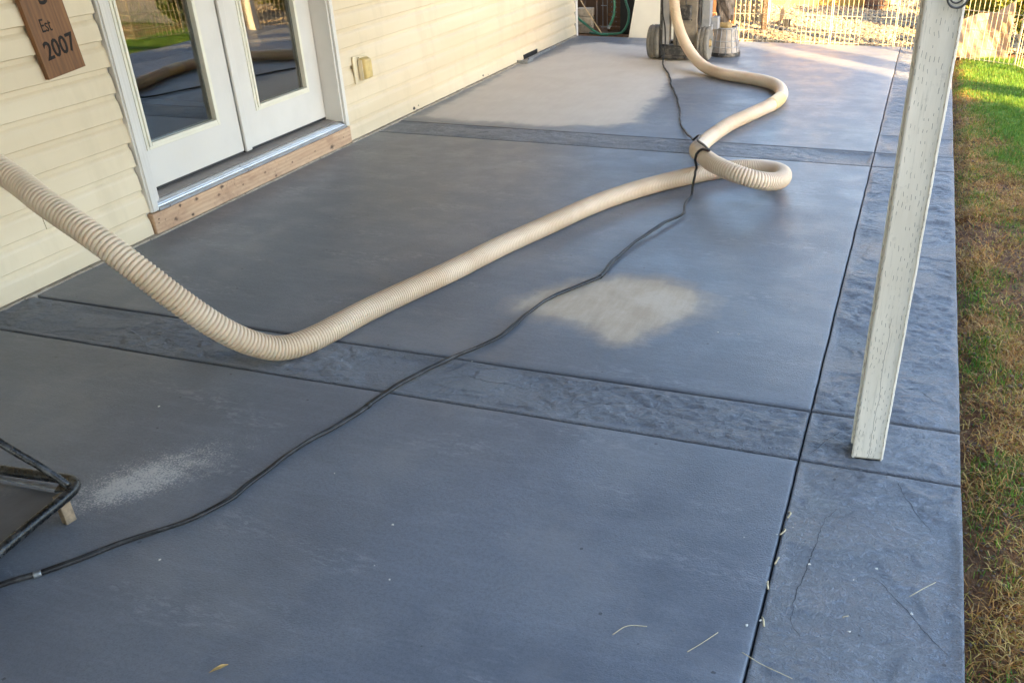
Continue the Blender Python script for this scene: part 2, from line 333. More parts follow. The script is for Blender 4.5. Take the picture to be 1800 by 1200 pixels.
def post_mat():
    m, nt, b = new_mat('incised_painted_wood'); tc = nt.nodes.new('ShaderNodeTexCoord')
    sp = nt.nodes.new('ShaderNodeSeparateXYZ'); nt.links.new(tc.outputs['Object'], sp.inputs[0])
    def dashes(ax, w, h, seed, thr):
        wobble = math_(nt, 'MULTIPLY', noise(nt, pos(nt, (1, 1, 3)), 9, 3), .012)
        u = math_(nt, 'DIVIDE', math_(nt, 'ADD', ax, wobble), w); cu = math_(nt, 'FLOOR', u)
        wn_ = nt.nodes.new('ShaderNodeTexWhiteNoise'); wn_.noise_dimensions = '1D'; nt.links.new(math_(nt, 'ADD', cu, seed), wn_.inputs['W'])
        vv = math_(nt, 'ADD', math_(nt, 'DIVIDE', sp.outputs['Z'], h), math_(nt, 'MULTIPLY', wn_.outputs['Value'], .9)); cv = math_(nt, 'FLOOR', vv)
        cb = nt.nodes.new('ShaderNodeCombineXYZ'); nt.links.new(cu, cb.inputs[0]); nt.links.new(cv, cb.inputs[1]); cb.inputs[2].default_value = seed
        w2 = nt.nodes.new('ShaderNodeTexWhiteNoise'); w2.noise_dimensions = '3D'; nt.links.new(cb.outputs[0], w2.inputs['Vector'])
        fu = math_(nt, 'ABSOLUTE', math_(nt, 'SUBTRACT', math_(nt, 'FRACT', u), .5)); fv = math_(nt, 'ABSOLUTE', math_(nt, 'SUBTRACT', math_(nt, 'FRACT', vv), .5))
        ln = math_(nt, 'MULTIPLY', w2.outputs['Value'], .30)
        k = math_(nt, 'MULTIPLY', math_(nt, 'LESS_THAN', fu, .062), math_(nt, 'LESS_THAN', fv, ln))
        return math_(nt, 'MULTIPLY', k, math_(nt, 'GREATER_THAN', w2.outputs['Value'], thr))
    kx = dashes(sp.outputs['X'], .0098, .027, 3.1, .35); ky = dashes(sp.outputs['Y'], .0098, .027, 9.7, .35)
    geo = nt.nodes.new('ShaderNodeNewGeometry'); sn = nt.nodes.new('ShaderNodeSeparateXYZ'); nt.links.new(geo.outputs['Normal'], sn.inputs[0])
    isx = math_(nt, 'GREATER_THAN', math_(nt, 'ABSOLUTE', sn.outputs[0]), .6)
    k = math_(nt, 'ADD', math_(nt, 'MULTIPLY', ky, isx), math_(nt, 'MULTIPLY', kx, math_(nt, 'SUBTRACT', 1., isx)))
    # patches where the paint filled the cuts
    k = math_(nt, 'MULTIPLY', k, ramp(nt, noise(nt, pos(nt, (5, 5, 1)), 5, 3), [(.40, .12), (.50, 1)]))
    # a drying crack wandering up the face
    cx_ = math_(nt, 'ADD', sp.outputs['X'], math_(nt, 'MULTIPLY', noise(nt, pos(nt, (.2, .2, 1)), 7, 5, .6), .03))
    cr = math_(nt, 'LESS_THAN', math_(nt, 'ABSOLUTE', math_(nt, 'SUBTRACT', cx_, .0175)), .0006)
    cr = math_(nt, 'MULTIPLY', cr, math_(nt, 'LESS_THAN', sp.outputs['Z'], .45)); kk = math_(nt, 'MAXIMUM', k, cr)
    n = noise(nt, pos(nt, (1, 1, .15)), 14, 6, .6); c = ramp(nt, n, [(.4, (.66, .61, .51)), (.6, (.74, .69, .59))])
    c = mix(nt, ramp(nt, noise(nt, pos(nt), 11, 7, .7), [(.56, 0), (.76, .2)]), c, (.50, .47, .39))
    gr_ = ramp(nt, noise(nt, pos(nt, (1, 1, .035)), 210, 4, .65), [(.56, 0), (.66, .28)]); c = mix(nt, gr_, c, (.30, .28, .22))
    spl = ramp(nt, math_(nt, 'ADD', noise(nt, pos(nt), 24, 6, .7), math_(nt, 'MULTIPLY', math_(nt, 'LESS_THAN', sp.outputs['Z'], .10), .05)), [(.60, 0), (.70, .3)]); c = mix(nt, spl, c, (.26, .24, .21))
    c = mix(nt, math_(nt, 'MULTIPLY', kk, .78), c, (.09, .08, .06))
    nt.links.new(c, b.inputs['Base Color']); b.inputs['Roughness'].default_value = .55
    h = math_(nt, 'SUBTRACT', math_(nt, 'ADD', math_(nt, 'MULTIPLY', n, .5), math_(nt, 'MULTIPLY', noise(nt, pos(nt, (1, 1, .08)), 120, 4), .3)), kk)
    bump(nt, b, h, .6, .003); return m
M_post = post_mat()

def attr_col_mat(name, rough=.6, trans=0.):
    m, nt, b = new_mat(name); at = nt.nodes.new('ShaderNodeAttribute'); at.attribute_name = 'col'
    nt.links.new(at.outputs['Color'], b.inputs['Base Color']); b.inputs['Roughness'].default_value = rough
    if trans:
        t = nt.nodes.new('ShaderNodeBsdfTranslucent'); nt.links.new(at.outputs['Color'], t.inputs[0])
        mx = nt.nodes.new('ShaderNodeMixShader'); mx.inputs[0].default_value = trans
        out = nt.nodes['Material Output']; nt.links.new(b.outputs[0], mx.inputs[1]); nt.links.new(t.outputs[0], mx.inputs[2]); nt.links.new(mx.outputs[0], out.inputs[0])
    return m
M_blade = attr_col_mat('grass_blades', .55, .35); M_leaf = attr_col_mat('leaves', .5, .4); M_stone = attr_col_mat('stones', .85)
M_soil = simple('soil', (.17, .075, .028), .95, var=.45, sc=22, bs=.9, dirt=(.30, .17, .07), dirt_amt=.7, bd=.02)
M_gravbase = simple('gravel_bed', (.26, .22, .17), .95, var=.4, sc=30, bs=.9, bd=.02)
M_penwire = simple('pale_wire', (.58, .50, .34), .45, metal=0, var=.08, sc=10, bs=0)
M_panelw = simple('white_sheet', (.66, .665, .63), .5, var=.05, sc=5, bs=.05)
M_greenhose = simple('green_hose', (.03, .14, .09), .4, var=.25, sc=25, bs=.1)
M_black = simple('black_plastic', (.008, .008, .009), .6, var=.3, sc=25, bs=.2)
M_cane = simple('bamboo', (.46, .33, .19), .6, var=.2, sc=25, bs=.2)
M_yellow = simple('cream_yellow_wall', (.60, .38, .10), .8, var=.1, sc=6, bs=.3)
M_paleblk = simple('pale_block', (.42, .36, .25), .85, var=.15, sc=16, bs=.4)
M_tarp = simple('tan_tarp', (.34, .23, .13), .8, var=.2, sc=7, bs=.4, dirt=(.20, .13, .07), dirt_amt=.5, bd=.01)
M_gsteel = simple('grey_machine_paint', (.27, .28, .30), .45, var=.18, sc=14, bs=.15, dirt=(.34, .29, .22), dirt_amt=.5)
M_beigem = simple('dusty_machine_panel', (.21, .185, .15), .6, var=.2, sc=18, bs=.2, dirt=(.38, .30, .21), dirt_amt=.6)
M_tyre = simple('dusty_tyre', (.17, .16, .14), .8, var=.2, sc=25, bs=.4, dirt=(.30, .25, .18), dirt_amt=.5)
M_rim = simple('dusty_rim', (.36, .26, .12), .6, var=.2, sc=20, bs=.3)
M_machblk = simple('machine_black', (.03, .03, .032), .5, var=.4, sc=30, bs=.3, dirt=(.3, .27, .22), dirt_amt=.5)
M_pol = simple('dusty_wrap', (.20, .155, .12), .42, var=.4, sc=22, bs=.8, dirt=(.42, .36, .3), dirt_amt=.6, bd=.02)
M_skirt = simple('cloudy_skirt', (.42, .38, .35), .3, var=.25, sc=14, bs=.3)
M_sk = M_skirt.node_tree.nodes['Principled BSDF']; M_sk.inputs['Alpha'].default_value = .72
M_tray = simple('dusty_tray', (.085, .088, .095), .5, var=.3, sc=7, bs=.2, dirt=(.26, .25, .23), dirt_amt=.6)
M_leg = simple('worn_foot', (.27, .20, .13), .8, var=.3, sc=60, bs=.4)
M_straw = simple('straw', (.52, .44, .28), .7, sc=40)
M_dleaf = simple('dead_leaf', (.46, .30, .10), .6, var=.3, sc=60, bs=.3)
M_chip = simple('pale_chip', (.62, .60, .54), .7, sc=50)
M_bark = simple('bark', (.14, .10, .07), .95, var=.4, sc=14, bs=.9, bd=.02)
M_shingle = simple('shingle', (.08, .075, .07), .9, var=.3, sc=18, bs=.5)

def glass_mat():
    m, nt, b = new_mat('door_glass'); b.inputs['Base Color'].default_value = (.8, .86, .84, 1)
    b.inputs['Transmission Weight'].default_value = 1; b.inputs['IOR'].default_value = 2.0
    v = pos(nt); sm = ramp(nt, noise(nt, v, 3, 8, .7), [(.55, .0), (.8, .06)]); nt.links.new(sm, b.inputs['Roughness'])
    bump(nt, b, noise(nt, v, 2.2, 1), .05, .01); return m
M_glass = glass_mat()

# ------------------------------------------------------------------ ground, gravel
g = bmesh.new(); bmesh.ops.create_grid(g, x_segments=2, y_segments=2, size=150)
bmesh.ops.translate(g, verts=g.verts[:], vec=(0, 0, -.16)); obj('ground', g, M_soil)['kind'] = 'structure'
# uneven soil under the lawn, seen between blades
def height_sheet(x0, x1, y0, y1, res, fn):
    xs = np.linspace(x0, x1, max(2, int((x1-x0)/res)+1)); ys = np.linspace(y0, y1, max(2, int((y1-y0)/res)+1))
    X, Y = np.meshgrid(xs, ys, indexing='ij'); Z = fn(X, Y); nx, ny = X.shape
    V = np.stack([X, Y, Z], -1).reshape(-1, 3); i = np.arange(nx-1)[:, None]*ny; j = np.arange(ny-1)[None, :]
    F = np.stack([i+j, i+ny+j, i+ny+j+1, i+j+1], -1).reshape(-1, 4); return V.tolist(), F.tolist()
LZ = -.055
def lawn_z(x, y):
    d = np.clip((x-3.69)/.10, 0, 1)
    return LZ-.035+.045*d+.028*(fbm(x*9, y*9, 4)-.5)+.014*(fbm(x*40, y*40, 2)-.5)
obj('lawn_soil', height_sheet(3.69, 12, -4, 9.62, .03, lawn_z), M_soil, smooth=True)['kind'] = 'structure'
obj('gravel_bed', height_sheet(1.05, 12, 9.62, 13, .05, lambda x, y: -.03+.02*(fbm(x*8, y*8)-.5)+.015*(y-9.6)), M_gravbase, smooth=True)['kind'] = 'structure'

# ------------------------------------------------------------------ patio slab: separate tooled panels
def poly_sd(px, py, poly):
    P = np.array(poly); n = len(P); d = np.full(px.shape, 1e9); ins = np.zeros(px.shape, bool)
    for i in range(n):
        a = P[i]; b_ = P[(i+1) % n]; e = b_-a; wx = px-a[0]; wy = py-a[1]
        t = np.clip((wx*e[0]+wy*e[1])/(e@e), 0, 1); d = np.minimum(d, (wx-e[0]*t)**2+(wy-e[1]*t)**2)
        c = (a[1] > py) != (b_[1] > py)
        with np.errstate(divide='ignore', invalid='ignore'):
            xx = (b_[0]-a[0])*(py-a[1])/(b_[1]-a[1])+a[0]
        ins ^= c & (px < xx)
    return np.where(ins, 1, -1)*np.sqrt(d)
far_poly = [[0.10, 5.90], [0.12, 6.3], [0.10, 7.0], [0.07, 7.8], [0.20, 8.5], [0.18, 9.0], [0.39, 9.22], [0.65, 9.14], [0.94, 9.10], [1.1, 9.05], [1.382, 8.7], [1.65, 8.38], [1.91, 8.33], [2.1, 8.02], [1.95, 7.8], [1.62, 7.75], [1.54, 7.6], [1.575, 7.165], [1.6, 6.665], [1.64, 6.14], [1.5, 6.0], [1.1, 5.9], [.67, 5.9], [.33, 5.9]]
mid_poly = [[2.151, 3.291], [2.239, 3.41], [2.368, 3.48], [2.483, 3.50], [2.552, 3.472], [2.656, 3.44], [2.726, 3.341], [2.725, 3.239], [2.626, 3.09], [2.547, 3.014], [2.537, 2.935], [2.49, 2.906], [2.415, 2.934], [2.325, 3.0], [2.182, 3.03], [2.05, 3.08], [2.02, 3.15], [2.07, 3.22]]
slab = thing('patio_slab', 'dark grey stained concrete patio with stamped slate bands and border', 'patio')
del slab['category'], slab['label']; slab['kind'] = 'structure'
def axis_coords(a, b_, res, r):
    inner = np.linspace(a+r, b_-r, max(2, int((b_-a-2*r)/res)+1))
    e = np.array([0, .12, .35, .65])*r
    return np.r_[a+e, inner, (b_-e)[::-1]]
def slate(x, y):
    wx = .5*fbm(x*3, y*3, 3); wy = .5*fbm(x*3+40, y*3+7, 3)
    n = fbm(x*2.6+wx*3, y*4.2+wy*3, 3)*7; t = np.floor(n); f_ = n-t
    ter = t+np.clip(f_/.05, 0, 1)                                   # crisp stepped cleavage lines
    m_ = fbm(x*11+wx*6, y*24+wy*8, 4)*6; t2 = np.floor(m_); ter2 = t2+np.clip((m_-t2)/.3, 0, 1)
    k = np.clip((fbm(x*2+9, y*2+3, 2)-.38)*5, 0, 1)
    return ter*.0034+ter2*.0030*k+.012*fbm(x*7, y*9, 4)+.011*fbm(x*30, y*52, 3)*(.25+k)
_sx, _sy = np.meshgrid(np.linspace(0, 3.6, 150), np.linspace(0, 9, 300), indexing='ij'); SM = float(slate(_sx, _sy).mean())
def stamp_z(x, y): return np.clip((slate(x, y)-SM)*.8-.0015, -.012, .009)
def panel(x0, x1, y0, y1, res, stamped, label=None, r=.008, name='concrete_panel'):
    xs = axis_coords(x0, x1, res, r); ys = axis_coords(y0, y1, res, r)
    X, Y = np.meshgrid(xs, ys, indexing='ij'); nx, ny = X.shape
    wob = .0022*(fbm(X*6, Y*6, 4)-.5)*2
    d = np.minimum(np.minimum(X-x0, x1-X), np.minimum(Y-y0, y1-Y))
    q = np.clip(1-d/r, 0, 1); Z = -r*.75*(1-np.sqrt(np.clip(1-q*q, 0, 1)))
    if stamped:
        fade = np.clip((d-.005)/.022, 0, 1); Z = Z+stamp_z(X, Y)*fade
    else: Z = Z+.0012*(fbm(X*3, Y*3, 3)-.5)
    X2 = X+wob*(q > 0)*1.2; Y2 = Y+wob*(q > 0)*1.2
    V = np.stack([X2, Y2, Z], -1).reshape(-1, 3); i = np.arange(nx-1)[:, None]*ny; j = np.arange(ny-1)[None, :]
    F = np.stack([i+j, i+ny+j, i+ny+j+1, i+j+1], -1).reshape(-1, 4).tolist()
    ring = [k*ny for k in range(nx)]+[(nx-1)*ny+k for k in range(1, ny)]+[k*ny+ny-1 for k in range(nx-2, -1, -1)]+[k for k in range(ny-2, 0, -1)]
    nv = len(V); low = V[ring].copy(); low[:, 2] = -.10; V = np.vstack([V, low]); L = len(ring)
    F += [[ring[k], nv+k, nv+(k+1) % L, ring[(k+1) % L]] for k in range(L)]
    o = obj(name, (V.tolist(), F), M_stamp if stamped else M_con, slab, True)
    ax, ay = V[:, 0], V[:, 1]
    dd = np.maximum(poly_sd(ax, ay, far_poly), poly_sd(ax, ay, mid_poly)+.02)
    if not (y0 > 2.4 and not stamped): dd = np.minimum(dd, -.5)
    a = o.data.attributes.new('dust', 'FLOAT', 'POINT'); a.data.foreach_set('value', np.clip(dd, -.5, .5).astype('f'))
    c, s = math.cos(-.75), math.sin(-.75)      # elongated spill beside the tube frame
    def blob(cx, cy, lx, ly, amp):
        dx, dy = ax-cx, ay-cy; u = dx*math.cos(.98)+dy*math.sin(.98); w_ = -dx*math.sin(.98)+dy*math.cos(.98)
        return amp*np.exp(-(u/lx)**2-(w_/ly)**2)
    pw = blob(1.46, 1.68, .32, .14, .75)+blob(1.43, 1.60, .14, .08, .45)
    a = o.data.attributes.new('powder', 'FLOAT', 'POINT'); a.data.foreach_set('value', np.clip(pw, 0, 1).astype('f'))
    if label: o['label'] = label
    return o
G_ = .006
XJ, X1, GJ = 3.238, 3.685, .0026
Y1a, Y1b, Y2a, Y2b, YE = 2.314, 2.606, 5.47, 5.775, 9.575
panel(0.0, XJ-GJ, -4, Y1a-G_, .022, False, 'smooth dark grey panel nearest the camera')
panel(0.0, XJ-GJ, Y1a+G_, Y1b-.008, .006, True, 'stamped slate cross band in front of the doors')
panel(0.0, XJ-GJ, Y1b+.008, Y2a-G_, .022, False, 'smooth middle panel with a beige slurry patch')
panel(0.0, XJ-GJ, Y2a+G_, Y2b-G_, .012, True, 'far stamped slate cross band')
panel(0.0, XJ-GJ, Y2b+G_, YE, .022, False, 'far panel covered in pale grinding dust')
for (a_, b_, rs) in ((-4, Y1a-G_, .007), (Y1a+G_, Y1b-.008, .006), (Y1b+.008, Y2a-G_, .007), (Y2a+G_, Y2b-G_, .012), (Y2b+G_, 6.20, .014), (6.208, YE, .014)):
    panel(XJ+GJ, X1, a_, b_, rs, True)
def crack_line(pts, w, stamped):
    pts = np.array(pts); P_, s_ = smooth_path(np.c_[pts, np.zeros(len(pts))], .004, 1); n = len(P_)
    k = 3.7*pts[0, 0]+pts[0, 1]
    off = .016*(fbm(s_*14+k, s_*0+k*3, 4)-.5)+.006*(fbm(s_*70+k, s_*0+k*5, 2)-.5)
    T = np.gradient(P_, axis=0); T /= np.linalg.norm(T, axis=1)[:, None]; S_ = np.stack([-T[:, 1], T[:, 0], 0*s_], 1)
    P_ = P_+S_*off[:, None]; ww = w*np.sin(np.pi*np.linspace(.03, .97, n))**.6*(.4+1.1*fbm(s_*40+k, s_*0, 2))
    def zz(Q): return stamp_z(Q[:, 0], Q[:, 1])+.0006 if stamped else 0*Q[:, 0]+.0009
    a_ = P_+S_*ww[:, None]; b_ = P_-S_*ww[:, None]
    a_[:, 2] = zz(a_); b_[:, 2] = zz(b_); V = np.concatenate([a_, b_]).tolist()
    F = [[i, i+1, n+i+1, n+i] for i in range(n-1)]
    return obj('hairline_crack', (V, F), M_joint, slab)
for pts_, w_, st_ in (([[3.473, 1.861], [3.514, 1.822], [3.553, 1.774], [3.598, 1.707], [3.653, 1.638]], .0010, True), ([[3.367, 2.122], [3.341, 2.037], [3.331, 1.929], [3.32, 1.825], [3.308, 1.722], [3.308, 1.633], [3.336, 1.592]], .0010, True), ([[3.511, 2.283], [3.553, 2.183], [3.611, 2.082]], .0010, True), ([[3.514, 2.839], [3.554, 2.851], [3.586, 2.813], [3.613, 2.775]], .0010, True), ([[3.525, 2.887], [3.567, 2.892], [3.603, 2.886]], .0010, True), ([[0.617, 2.471], [0.731, 2.426], [0.812, 2.441], [0.963, 2.401]], .0010, True), ([[0.976, 2.439], [1.068, 2.447], [1.202, 2.41]], .0010, True), ([[1.653, 6.775], [1.976, 6.856], [2.322, 6.79], [2.707, 6.924], [3.156, 6.963]], 0.0011, False), ([[2.896, 3.224], [2.944, 3.175]], 0.0011, True), ([[3.344, 2.5], [3.287, 2.398], [3.26, 2.341]], 0.0011, True), ([[2.473, 2.452], [2.594, 2.442], [2.696, 2.489], [2.814, 2.472]], 0.0011, True), ([[2.054, 2.51], [2.171, 2.489], [2.252, 2.497], [2.325, 2.47]], 0.0011, True)): crack_line(pts_, w_, st_)
obj('joint_bed', b2(-.02, X1-.01, -4, YE-.01, -.12, -.026), M_joint, slab)

# ------------------------------------------------------------------ house
house = thing('house', 'cream vinyl sided house with white double patio doors', 'house', (0, 0, 0))
CH, ZB = .11, .008
def siding_board(y0, y1, z, cut=None):
    prof = [(.004, z+CH+.012), (.006, z+.088), (.013, z+.078), (.0175, z+.067), (.019, z+.055), (.0235, z+.003), (.021, z), (.004, z), (.002, z+.006), (.001, z+CH+.010)]
    # a very slight waviness along the length
    ys = np.linspace(y0, y1, max(2, int((y1-y0)/.25))); V = []; F = []; n = len(prof)
    ph = random.random()*9
    for y in ys:
        w = .0010*math.sin(y*2.1+ph)+.0007*math.sin(y*5.3+ph*2)
        V += [(x+w, y, zz) for x, zz in prof]
    for i in range(len(ys)-1):
        for j in range(n):
            k = (j+1) % n; F.append([i*n+j, i*n+k, (i+1)*n+k, (i+1)*n+j])
    F += [list(range(n)), list(range((len(ys)-1)*n, len(ys)*n))[::-1]]
    return obj('siding_board', (V, F), M_siding, house)
YD0, YD1 = 3.355, 5.160
nrow = 27
for r_ in range(nrow):
    z = ZB+r_*CH
    seams = {2: 2.78, 3: 1.0, 5: 1.9, 8: 1.1, 11: 2.3}
    if z < 2.26:
        if r_ in seams: siding_board(-4, seams[r_]-.0012, z); siding_board(seams[r_]+.0012, YD0-.004+.006*math.sin(r_*2.), z)
        else: siding_board(-4, YD0-.004+.006*math.sin(r_*2.), z)
        siding_board(YD1+.004, 9.585, z)
    else: siding_board(-4, 9.585, z)
obj('wall', b2(-.16, -.002, -4, YD0+.02, -.12, 3.0), M_white, house)
obj('wall', b2(-.16, -.002, YD1-.02, 9.60, -.12, 3.0), M_white, house)
obj('wall', b2(-.16, -.002, YD0+.02, YD1-.02, 2.25, 3.0), M_white, house)
obj('wall', b2(-9, -.16, 9.45, 9.60, -.12, 3.0), M_siding, house)
obj('corner_trim', b2(-.06, .030, 9.588, 9.645, -.02, 3.0, .004), M_white, house)
fd = bmesh.new()
for k in range(110):
    y = -3.9+k*.123
    box(fd, (.030+random.uniform(-.002, .004), y, -.006), (.03, .125, .022+random.uniform(0, .008)), None, .003, 1)
obj('foundation_strip', fd, M_found, house)
# sloped roof over the house, above the patio cover
rf = bmesh.new(); box(rf, (-4.3, 2.8, 4.35), (9.6, 14.4, .12), Matrix.Rotation(R(18), 3, 'Y')); obj('roof', rf, M_shingle, house)
# interior behind the doors
it = bmesh.new()
box(it, (-1.6, 4.25, .10), (2.8, 2.4, .04)); box(it, (-3.0, 4.25, 1.2), (.04, 2.4, 2.4)); box(it, (-1.6, 3.03, 1.2), (2.8, .04, 2.4)); box(it, (-1.6, 5.47, 1.2), (2.8, .04, 2.4)); box(it, (-1.6, 4.25, 2.4), (2.8, 2.4, .04))
obj('room', it, M_inner, house)
# door casing (brickmould) and jambs
def frame_obj(name, mat, boxes, parent, bev=.003, smooth=False):
    bm = bmesh.new()
    for (x0, x1, y0, y1, z0, z1) in boxes: box(bm, ((x0+x1)/2, (y0+y1)/2, (z0+z1)/2), (x1-x0, y1-y0, z1-z0), None, bev)
    return obj(name, bm, mat, parent)
frame_obj('door_casing', M_white, [(.002, .034, YD0+.002, YD0+.056, .112, 2.22), (.034, .042, YD0+.010, YD0+.030, .114, 2.21), (-.10, .020, YD0+.0565, YD0+.088, .150, 2.17)], house, .004)
frame_obj('door_casing', M_white, [(.002, .034, YD1-.036, YD1-.002, .112, 2.22), (-.16, .020, YD1-.050, YD1-.0365, .14, 2.17)], house, .004)
frame_obj('door_casing', M_white, [(.002, .034, YD0+.057, YD1-.037, 2.17, 2.23)], house, .004)
# threshold
th = bmesh.new()
prof = [(.036, .110), (.036, .121), (.030, .124), (.022, .124), (.020, .129), (.010, .130), (.008, .134), (-.004, .135), (-.006, .138), (-.022, .139), (-.024, .136), (-.16, .148), (-.16, .105), (.030, .105)]
v0 = [th.verts.new((x, YD0+.058, z)) for x, z in prof]; v1 = [th.verts.new((x, YD1-.038, z)) for x, z in prof]
for i in range(len(prof)):
    j = (i+1) % len(prof); th.faces.new((v0[i], v0[j], v1[j], v1[i]))
th.faces.new(v0); th.faces.new(v1[::-1])
thr = obj('threshold', th, M_alu, house)
obj('sill_insert', bx((-.075, (YD0+YD1)/2, .1445), (.085, YD1-YD0-.10, .006), Matrix.Rotation(R(5.), 3, 'Y')), M_bronze, thr)
obj('sill_board', b2(-.002, .036, YD0+.004, YD1-.004, .006, .104, .004), M_sillwood, house)
# two door leaves
LF = -.10
def leaf(y0, y1, gy0, gy1, astragal, label):
    z0, z1, gz0, gz1 = .168, 2.165, .383, 2.02
    bm = bmesh.new(); x0, x1 = LF-.044, LF
    for a in ((y0, gy0-.02, z0, z1), (gy1+.02, y1, z0, z1), (gy0-.02, gy1+.02, z0, gz0-.02), (gy0-.02, gy1+.02, gz1+.02, z1)):
        box(bm, ((x0+x1)/2, (a[0]+a[1])/2, (a[2]+a[3])/2), (x1-x0, a[1]-a[0], a[3]-a[2]))
    d = obj('door', bm, M_white, house); d['label'] = label
    # stepped glazing bead: outer flat, inner raised lip
    bm = bmesh.new()
    for (w0, w1, h) in ((.036, .020, .006), (.0198, .004, .013)):
        for a in ((gy0-w0, gy0-w1, gz0-w0, gz1+w0), (gy1+w1, gy1+w0, gz0-w0, gz1+w0), (gy0-w1, gy1+w1, gz0-w0, gz0-w1), (gy0-w1, gy1+w1, gz1+w1, gz1+w0)):
            box(bm, ((LF-.02+h)/1+.0, (a[0]+a[1])/2, (a[2]+a[3])/2), (.04, a[1]-a[0], a[3]-a[2]), None, .002, 1)
    obj('glazing_bead', bm, M_bead, d)
    obj('pane', b2(LF-.026, LF-.016, gy0-.003, gy1+.003, gz0-.003, gz1+.003), M_glass, d)
    obj('door_sweep', b2(LF-.040, LF-.006, y0+.004, y1-.004, .152, .1675), M_rubber, d)
    if astragal:
        obj('astragal', b2(LF+.001, LF+.018, y0-.008, y0+.040, z0-.006, z1, .004), M_white, d)
        hb = bmesh.new(); cyl(hb, (LF, y0+.10, 1.05), (LF+.05, y0+.10, 1.05), .012); cyl(hb, (LF+.05, y0+.10, 1.05), (LF+.055, y0+.22, 1.05), .009)
        obj('handle', hb, M_galv, d)
    return d
leaf(3.448, 4.272, 3.600, 4.085, False, 'left door leaf without the meeting strip')
leaf(4.284, 5.106, 4.475, 4.935, True, 'right door leaf with the meeting strip')
obj('gap_seal', b2(LF-.05, LF-.012, 4.2725, 4.2835, .16, 2.16), M_rubber, house)
obj('gap_seal', b2(LF-.05, LF-.004, 5.1065, 5.1095, .15, 2.16), M_rubber, house)
# weep vent channel sticking out at the wall foot
vt = thing('foundation_vent', 'small galvanised channel lying along the siding foot beside the dusty panel', 'vent', (0, 0, 0))
frame_obj('tray', M_galv, [(.02, .125, 7.98, 8.12, .001, .008), (.119, .125, 7.98, 8.12, .009, .026), (.02, .118, 7.98, 7.986, .009, .026)], vt, .001)
frame_obj('rail', M_galv, [(.030, .075, 8.13, 8.85, .001, .006), (.070, .076, 8.13, 8.85, .0065, .024)], vt, .001)
obj('opening', b2(.0195, .0265, 8.14, 8.48, .000, .045), M_black, vt)

# ------------------------------------------------------------------ patio cover above, posts
cover = thing('patio_cover', 'white painted wooden patio cover above the slab', 'patio cover', (0, 0, 2.35))
def P(o): o.location = (0, 0, -2.35); return o
P(obj('roof_deck', b2(.04, 3.56, -4, 9.34, 2.55, 2.60), M_roofw, cover))
P(obj('beam', b2(3.375, 3.465, -4, 9.32, 2.26, 2.40, .004), M_roofw, cover))
for k in range(22):
    P(obj('rafter', b2(.045, 3.54, -3.9+k*.6, -3.86+k*.6, 2.402, 2.548, .002), M_roofw, cover))
def post(y, label):
    t = thing('patio_post', label, 'post', (3.4215, y, 0), R(6) if abs(y-2.41) < .1 else 0, 'square wooden posts along the patio edge')
    bm = bmesh.new(); w = .0445
    zs = [0, .006]+list(np.linspace(.05, 2.2, 44))+[2.258]
    prev = None
    def ring(z, s):
        c = .006; out = []
        for (sx, sy) in ((1, 1), (-1, 1), (-1, -1), (1, -1)):
            n_ = .0004*math.sin(z*31+sx*3+sy)+(random.random()-.5)*.0009
            a = (sx*(w*s-c+n_), sy*(w*s+n_)); b_ = (sx*(w*s+n_), sy*(w*s-c+n_)); m_ = (sx*(w*s-c*.3+n_), sy*(w*s-c*.3+n_))
            out += [a, m_, b_] if sx*sy > 0 else [b_, m_, a]
        return [bm.verts.new((x, y_, z)) for x, y_ in out[::1]]
    rings = [ring(z, .94 if k == 0 else 1) for k, z in enumerate(zs)]
    for a, b_ in zip(rings, rings[1:]):
        for i in range(12): bm.faces.new((a[i], a[(i+1) % 12], b_[(i+1) % 12], b_[i]))
    bm.faces.new(rings[0]); bm.faces.new(rings[-1])
    obj('shaft', bm, M_post, t)
    return t
p1 = post(2.412, 'off white incised wooden post in the foreground with a steel ring near its top')
post(9.22, 'sunlit off white post standing at the far corner of the patio')
post(-2.6, 'off white post behind the viewpoint holding the cover beam')
# steel ring on the front face
rg = bmesh.new()
def torus(bm, c, R_, r_, ax='Y', n=40, m=10, a0=0, a1=2*math.pi):
    closed = abs(a1-a0-2*math.pi) < 1e-6; rings = []
    for i in range(n if closed else n+1):
        a = a0+(a1-a0)*i/n; rr = []
        for j in range(m):
            b_ = 2*math.pi*j/m; q = R_+r_*math.cos(b_); h = r_*math.sin(b_)
            p = (q*math.cos(a), h, q*math.sin(a)) if ax == 'Y' else ((h, q*math.cos(a), q*math.sin(a)) if ax == 'X' else (q*math.cos(a), q*math.sin(a), h))
            rr.append(bm.verts.new((c[0]+p[0], c[1]+p[1], c[2]+p[2])))
        rings.append(rr)
    L = len(rings)
    for i in range(L if closed else L-1):
        A, B = rings[i], rings[(i+1) % L]
        for j in range(m): bm.faces.new((A[j], A[(j+1) % m], B[(j+1) % m], B[j]))
torus(rg, (.024, -.052, 1.236), .0215, .0024); torus(rg, (.022, -.047, 1.238), .0140, .0018)
cyl(rg, (.024, -.040, 1.257), (.024, -.056, 1.257), .004)
obj('steel_ring', rg, M_ring, p1, True)

